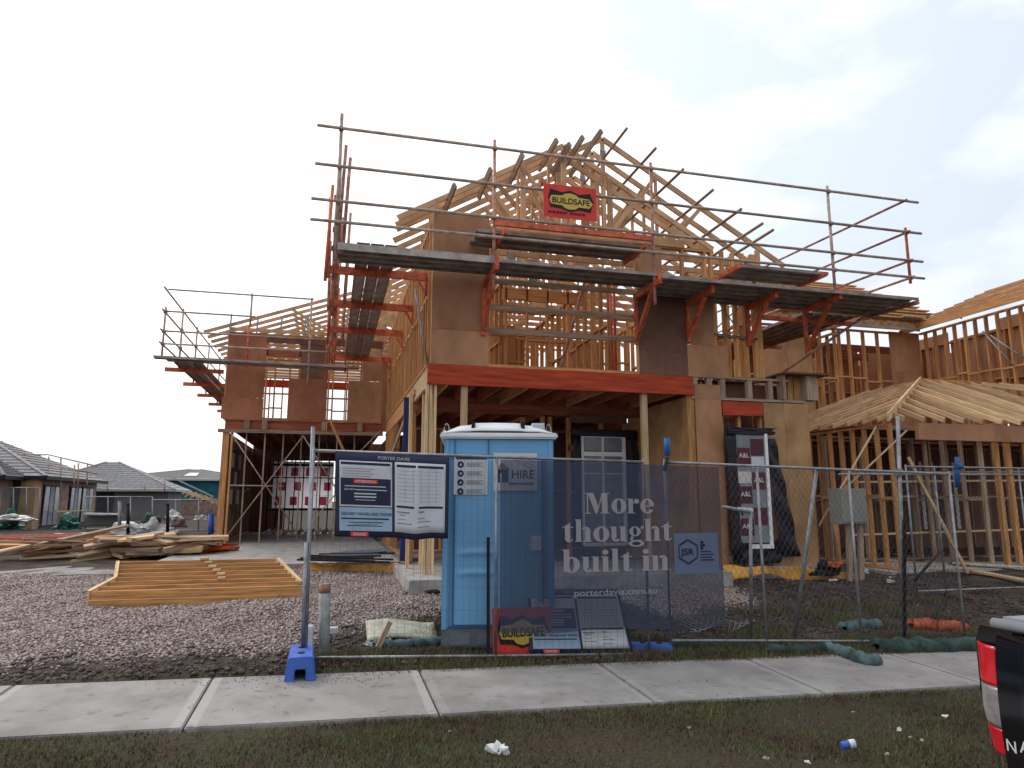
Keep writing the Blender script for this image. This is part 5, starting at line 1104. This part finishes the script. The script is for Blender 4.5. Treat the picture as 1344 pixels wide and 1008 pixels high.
# ------------------------------------------------------------ far left houses
def hip_house(name, x0, x1, y0, y1, zb, ze, zr, wall, roof, label, ov=.5, inset=None):
    t = thing(name, ((x0+x1)/2, (y0+y1)/2, zb), label, 'house')
    box('wall', (x0, y0, zb), (x1, y1, ze), wall, t)
    r = inset or min(x1-x0, y1-y0)/2+ov; mb = MB(); a, b, c, d = (x0-ov, y0-ov, ze), (x1+ov, y0-ov, ze), (x1+ov, y1+ov, ze), (x0-ov, y1+ov, ze)
    if x1-x0 > y1-y0: e, f = (x0-ov+r, (y0+y1)/2, zr), (x1+ov-r, (y0+y1)/2, zr); fcs = ((a, b, f, e), (b, c, f), (c, d, e, f), (d, a, e))
    else: e, f = ((x0+x1)/2, y0-ov+r, zr), ((x0+x1)/2, y1+ov-r, zr); fcs = ((a, b, e), (b, c, f, e), (c, d, f), (d, a, e, f))
    for q in fcs: mb.poly(q, roof)
    ro = mb.build('roof', t)
    # tile courses on the street-facing planes
    mb = MB(); n_ = 14
    q = fcs[0]
    for i in range(1, n_):
        u = i/n_; A_ = V(q[0]).lerp(V(q[-1]), u); B_ = V(q[1]).lerp(V(q[2]), u); mb.bar(A_+V((0, -.01, .02)), B_+V((0, -.01, .005)), .05, .022, roof)
    q = fcs[1]
    for i in range(1, n_):
        u = i/n_; A_ = V(q[0]).lerp(V(q[-1]), u); B_ = V(q[1]).lerp(V(q[2]), u); mb.bar(A_+V((.01, 0, .02)), B_+V((.01, 0, .005)), .05, .022, roof)
    o = mb.build('tile_courses', ro); o['kind'] = 'stuff'
    for p_, q_ in ((a, b), (b, c)): stick('gutter', V(p_)+V((0, 0, -.08)), V(q_)+V((0, 0, -.08)), .1, .16, 'fascia' if roof != 'roof_tile' else 'black', t)
    stick('hip_cap', b, fcs[1][2], .16, .07, roof, ro); stick('hip_cap', a, fcs[0][-1], .16, .07, roof, ro)
    return t
h1 = hip_house('house', -34, -12.4, 35, 43, .2, 2.65, 4.75, 'brick_wall', 'roof_tile', 'brick house with grey tiled roof and brown pillar at the left edge', ov=.4)
box('pillar', (-12.95, 34.7, .2), (-12.36, 35.3, 2.6), 'brown_panel', h1)
box('garage_opening', (-18, 34.9, .3), (-13.1, 34.98, 2.1), 'render_grey', h1); box('opening_head', (-18, 34.88, 2.15), (-13.1, 34.97, 2.5), 'ply_dark', h1)
for y0_, y1_ in ((35.6, 37.4), (38.9, 40.4), (40.6, 42.2)):
    fr_ = box('window', (-12.39, y0_, .4), (-12.34, y1_, 2.3), 'black', h1)
    for k in range(3): w_ = (y1_-y0_)/3; box('pane', (-12.33, y0_+.06+k*w_, .5), (-12.31, y0_+(k+1)*w_-.04, 2.2), 'glass_pane' if k != 1 else 'print_grey', fr_)
stick('scaffold_plank', (-12.0, 36, 1.1), (-12.0, 41, 1.1), .2, .05, 'pine_pale', h1)
h1b = hip_house('house', -22, -13.2, 33.0, 34.6, .3, 2.6, 3.6, 'brick_wall', 'roof_tile', 'low dark tiled porch roof in front of the brick house at the left edge', ov=.4)
h2 = hip_house('house', -19, -10.6, 52, 56.5, -.3, 2.35, 4.25, 'render_grey', 'roof_light', 'low dark grey walled house with pale grey roof beyond the brick house', inset=4.3)
box('window', (-14.9, 51.9, .9), (-13.9, 51.98, 2.1), 'black', h2)
h3 = hip_house('house', -20, -7, 72, 84, -.4, 3.6, 4.75, 'teal_wrap', 'roof_olive', 'farther house with olive grey roof, skylight and teal wrapped wall')
a_, b_ = P(240, 630, Y=73), P(258, 623, Y=73); mb = MB(); mb.poly([(a_.x, 73.2, 3.95), (b_.x, 73.2, 3.95), (b_.x-.1, 75.0, 4.3), (a_.x+.2, 75.0, 4.3)], 'white'); mb.build('skylight', h3)
h4 = thing('house_frame', (-10, 64, -.2), 'small distant house frame with a pale row of open roof trusses', 'house'); zq = P(230, 650, Y=62)
for i in range(14):
    f = i/13; a_ = P(197+85*f, 627+28*f, Y=62+i*.2); mb = MB()
    mb.bar(a_, a_+V((.75, 0, -.62)), .06, .14, 'pine_pale'); mb.bar(a_, a_+V((-.35, 0, -.55)), .06, .14, 'pine_pale'); mb.build('roof_truss', h4)
stick('valley_flashing', P(225, 626, Y=61.5), P(280, 652, Y=61.5), .08, .1, 'fascia', h4); box('wall', (P(210, 650, Y=66).x, 66, -.4), (P(288, 650, Y=66).x, 66.2, P(250, 658, Y=66).z), 'brick_wall', h4)
# rails on the brick house
r1 = thing('roof_rail', (-15, 38, 2.6), 'thin guard rails standing along the roof of the brick house', 'guard rail')
for p_, q_ in (((30, 596), (60, 597)), ((60, 596), (128, 612)), ((62, 610), (128, 622))): tube('guard_rail', P(*p_, Y=36.5), P(*q_, Y=36.5), .035, 'scaf_tube', r1, 6)
for px, a1_, b1_ in ((64, 599, 645), (80, 601, 650), (103, 608, 640), (115, 609, 636), (98, 610, 640)): tube('standard', P(px, a1_, Y=36.5), P(px-1, b1_, Y=36.5), .035, 'scaf_tube', r1, 6)
r2 = thing('roof_rail', (-12, 51, 2.4), 'faint guard rail along the eave of the low grey house', 'guard rail'); tube('guard_rail', P(125, 641, Y=51), P(215, 645, Y=51), .03, 'scaf_tube', r2, 5)
for px in (141, 190, 216): tube('standard', P(px, 629, Y=51), P(px, 646, Y=51), .04, 'scaf_tube', r2, 5)
# fences between the lots
def farfence(px0_, px1_, pyt, pyb, Y, lab, n_=14):
    t = thing('mesh_fence', P(px0_, pyb, Y=Y), lab, 'fence'); a_, b_, c_, d_ = P(px0_, pyt, Y=Y), P(px1_, pyt, Y=Y), P(px0_, pyb, Y=Y), P(px1_, pyb, Y=Y)
    tube('top_rail', a_, b_, .02, 'galv', t, 5); tube('bottom_rail', c_, d_, .02, 'galv', t, 5)
    for i in range(4): tube('upright', a_.lerp(b_, i/3), c_.lerp(d_, i/3), .025, 'galv', t, 5)
    mb = MB()
    for i in range(70): mb.bar(a_.lerp(b_, i/70), c_.lerp(d_, i/70), .004, .004, 'wire')
    o = mb.build('wire_mesh', t); o['kind'] = 'stuff'
farfence(112, 200, 652, 694, 33, 'wire mesh fence in front of the low grey house'); farfence(200, 290, 656, 696, 30, 'wire mesh fence between the low grey house and the garage'); farfence(0, 52, 640, 690, 33, 'wire mesh fence at the far left in front of the garage door')
for i, (px, yt, yb, mt, lab) in enumerate(((168, 662, 701, 'black', 'black picket left of the crumpled plastic sheet'), (220, 662, 699, 'black', 'black picket right of the crumpled plastic sheet'), (157, 658, 692, 'pipe_grey', 'pale thin post beside the grey wall'), (277, 675, 703, 'foot_blue', 'blue standing pipe left of the garage post'))):
    t = thing('marker_post', P(px, yb, Y=24), lab, 'post'); tube('post_body', P(px, yt, Y=24), P(px, yb, Y=24), .05 if mt != 'foot_blue' else .09, mt, t, 8); tube('post_cap_piece', P(px, yt, Y=24), P(px, yt-1, Y=24), .055, mt, t, 8)
tag(box('water_tank', P(111, 691, Y=32), P(157, 676, Y=32)+V((0, 1, 0)), 'render_grey', None, bev=.05), 'low dark bin under a white sheet in front of the grey wall', 'bin')
tag(stick('white_sheet', P(112, 674, Y=31.8), P(158, 675, Y=31.8), .5, .05, 'plastic_white', None), 'thin white sheet lying over the low dark bin', 'sheet')
for i, (px, py, s, mt, lab) in enumerate(((235, 690, .35, 'brick_wall', 'brown heap of rubbish behind the rear mesh fence'), (262, 680, .3, 'plastic_white', 'white bag caught behind the rear mesh fence'), (228, 680, .35, 'plastic_white', 'pale leaning sheet at the corner of the grey house'), (200, 684, .35, 'sock_green', 'green bushy weeds at the foot of the grey wall'))): blob('debris_heap', P(px, py, Y=28), s*.8, s*.6, s*.55, mt, lab, 'debris', 40+i)
# distant ground fence line to the right horizon gap (between the frames)
# ------------------------------------------------------------ parked utility at the right edge
U = thing('pickup_truck', (3.0, 2.0, -.1), 'black pickup with red and clear tail lamp and pale tray lid at right edge', 'car')
X0, Yc = 3.02, 2.62
def pr(px, py): return P(px, py, X=X0)
def onX(px, py, x): return P(px, py, X=x)
zt_ = P(1300, 846, Y=Yc).z
c_tl = P(1282, 822, Y=Yc); X0 = P(1284, 900, Y=Yc).x
zl1 = P(1281, 840, Y=Yc).z; zl0 = P(1308, 975, Y=Yc).z
# body: lofted rear outline, far (kerb) side at Y=Yc
mb = MB()
prof = [(Yc-.03, zl1+.07), (Yc+.0, zl1), (Yc, zl1-.2), (Yc-.03, zl0+.05), (Yc-.09, zl0-.02), (Yc-.12, zl0-.35)]
for i in range(len(prof)-1):
    (ya_, za_), (yb_, zb_) = prof[i], prof[i+1]
    mb.poly([(X0+.01, ya_, za_), (X0+.01, yb_, zb_), (X0+2.2, yb_, zb_), (X0+2.2, ya_, za_)], 'black_paint')
    mb.poly([(X0+.01, ya_, za_), (X0+.01, Yc-1.75, za_), (X0+.01, Yc-1.75, zb_), (X0+.01, yb_, zb_)], 'black_paint')
mb.poly([(X0+.01, Yc-.02, prof[0][1]), (X0+2.2, Yc-.02, prof[0][1]), (X0+2.2, Yc-1.75, prof[0][1]), (X0+.01, Yc-1.75, prof[0][1])], 'black_paint')
mb.build('body', U)
tg = grid('tailgate', lambda u, v: (X0-.03-.03*math.sin(v*math.pi)**.5, Yc-.155-u*1.3, zl0-.1+v*(zl1-zl0+.16)), 6, 16, 'black_paint', U, thick=.02)
box('bumper', (X0-.12, Yc-1.7, zl0-.42), (X0+.1, Yc-.1, zl0-.16), 'black_paint', U, bev=.04)
lid = box('tray_lid', (X0-.0, Yc-1.7, zl1+.075), (X0+1.5, Yc-.10, zl1+.12), 'lid_grey', U, bev=.03); tube('lid_rail', (X0-.0, Yc-.11, zl1+.092), (X0-.02, Yc-1.7, zl1+.095), .022, 'lid_grey', U, 12)
def lamp(nm, v0, v1, mt, sink=0):
    def fn(u, v):
        vv = v0+(v1-v0)*v; z = zl0+(zl1-zl0)*vv; yin = .02+.10*max(0, .35-vv)**1.0; yo = Yc+.028-yin*1.0-.0*vv; wd = .16-.06*max(0, .4-vv)
        a = u*math.pi/2; return (X0+.06-.10*math.sin(a)*1.0, yo-wd*(1-math.cos(a))*1.0-.0, z)
    return grid(nm, fn, 10, 12, mt, U, thick=.01)
lamp('tail_lamp', .62, 1.0, 'lamp_red'); lamp('reversing_lamp', .24, .612, 'lamp_clear'); lamp('tail_lamp', .0, .232, 'lamp_red'); lamp('lamp_trim', .610, .624, 'chrome')
for k, s in enumerate('NAVARA'):
    text(s, 'badge_letter', 'text_white', U, (X0-.068, Yc-.165-k*.062, zl0+.035+.012*k), .045, right=(0, -1, 0), up=(0, 0, 1), bold=.01)
for yy in (Yc-.25,):
    tube('tyre', (X0+.9, Yc-.05, .22), (X0+.9, Yc-.30, .22), .36, 'black', U, 24); tube('rim', (X0+.9, Yc-.045, .22), (X0+.9, Yc-.3, .22), .22, 'galv', U, 16)

T.location.x += .03; T.scale = (1, 1, 1.028); T.rotation_euler = (0, 0, math.radians(-11))
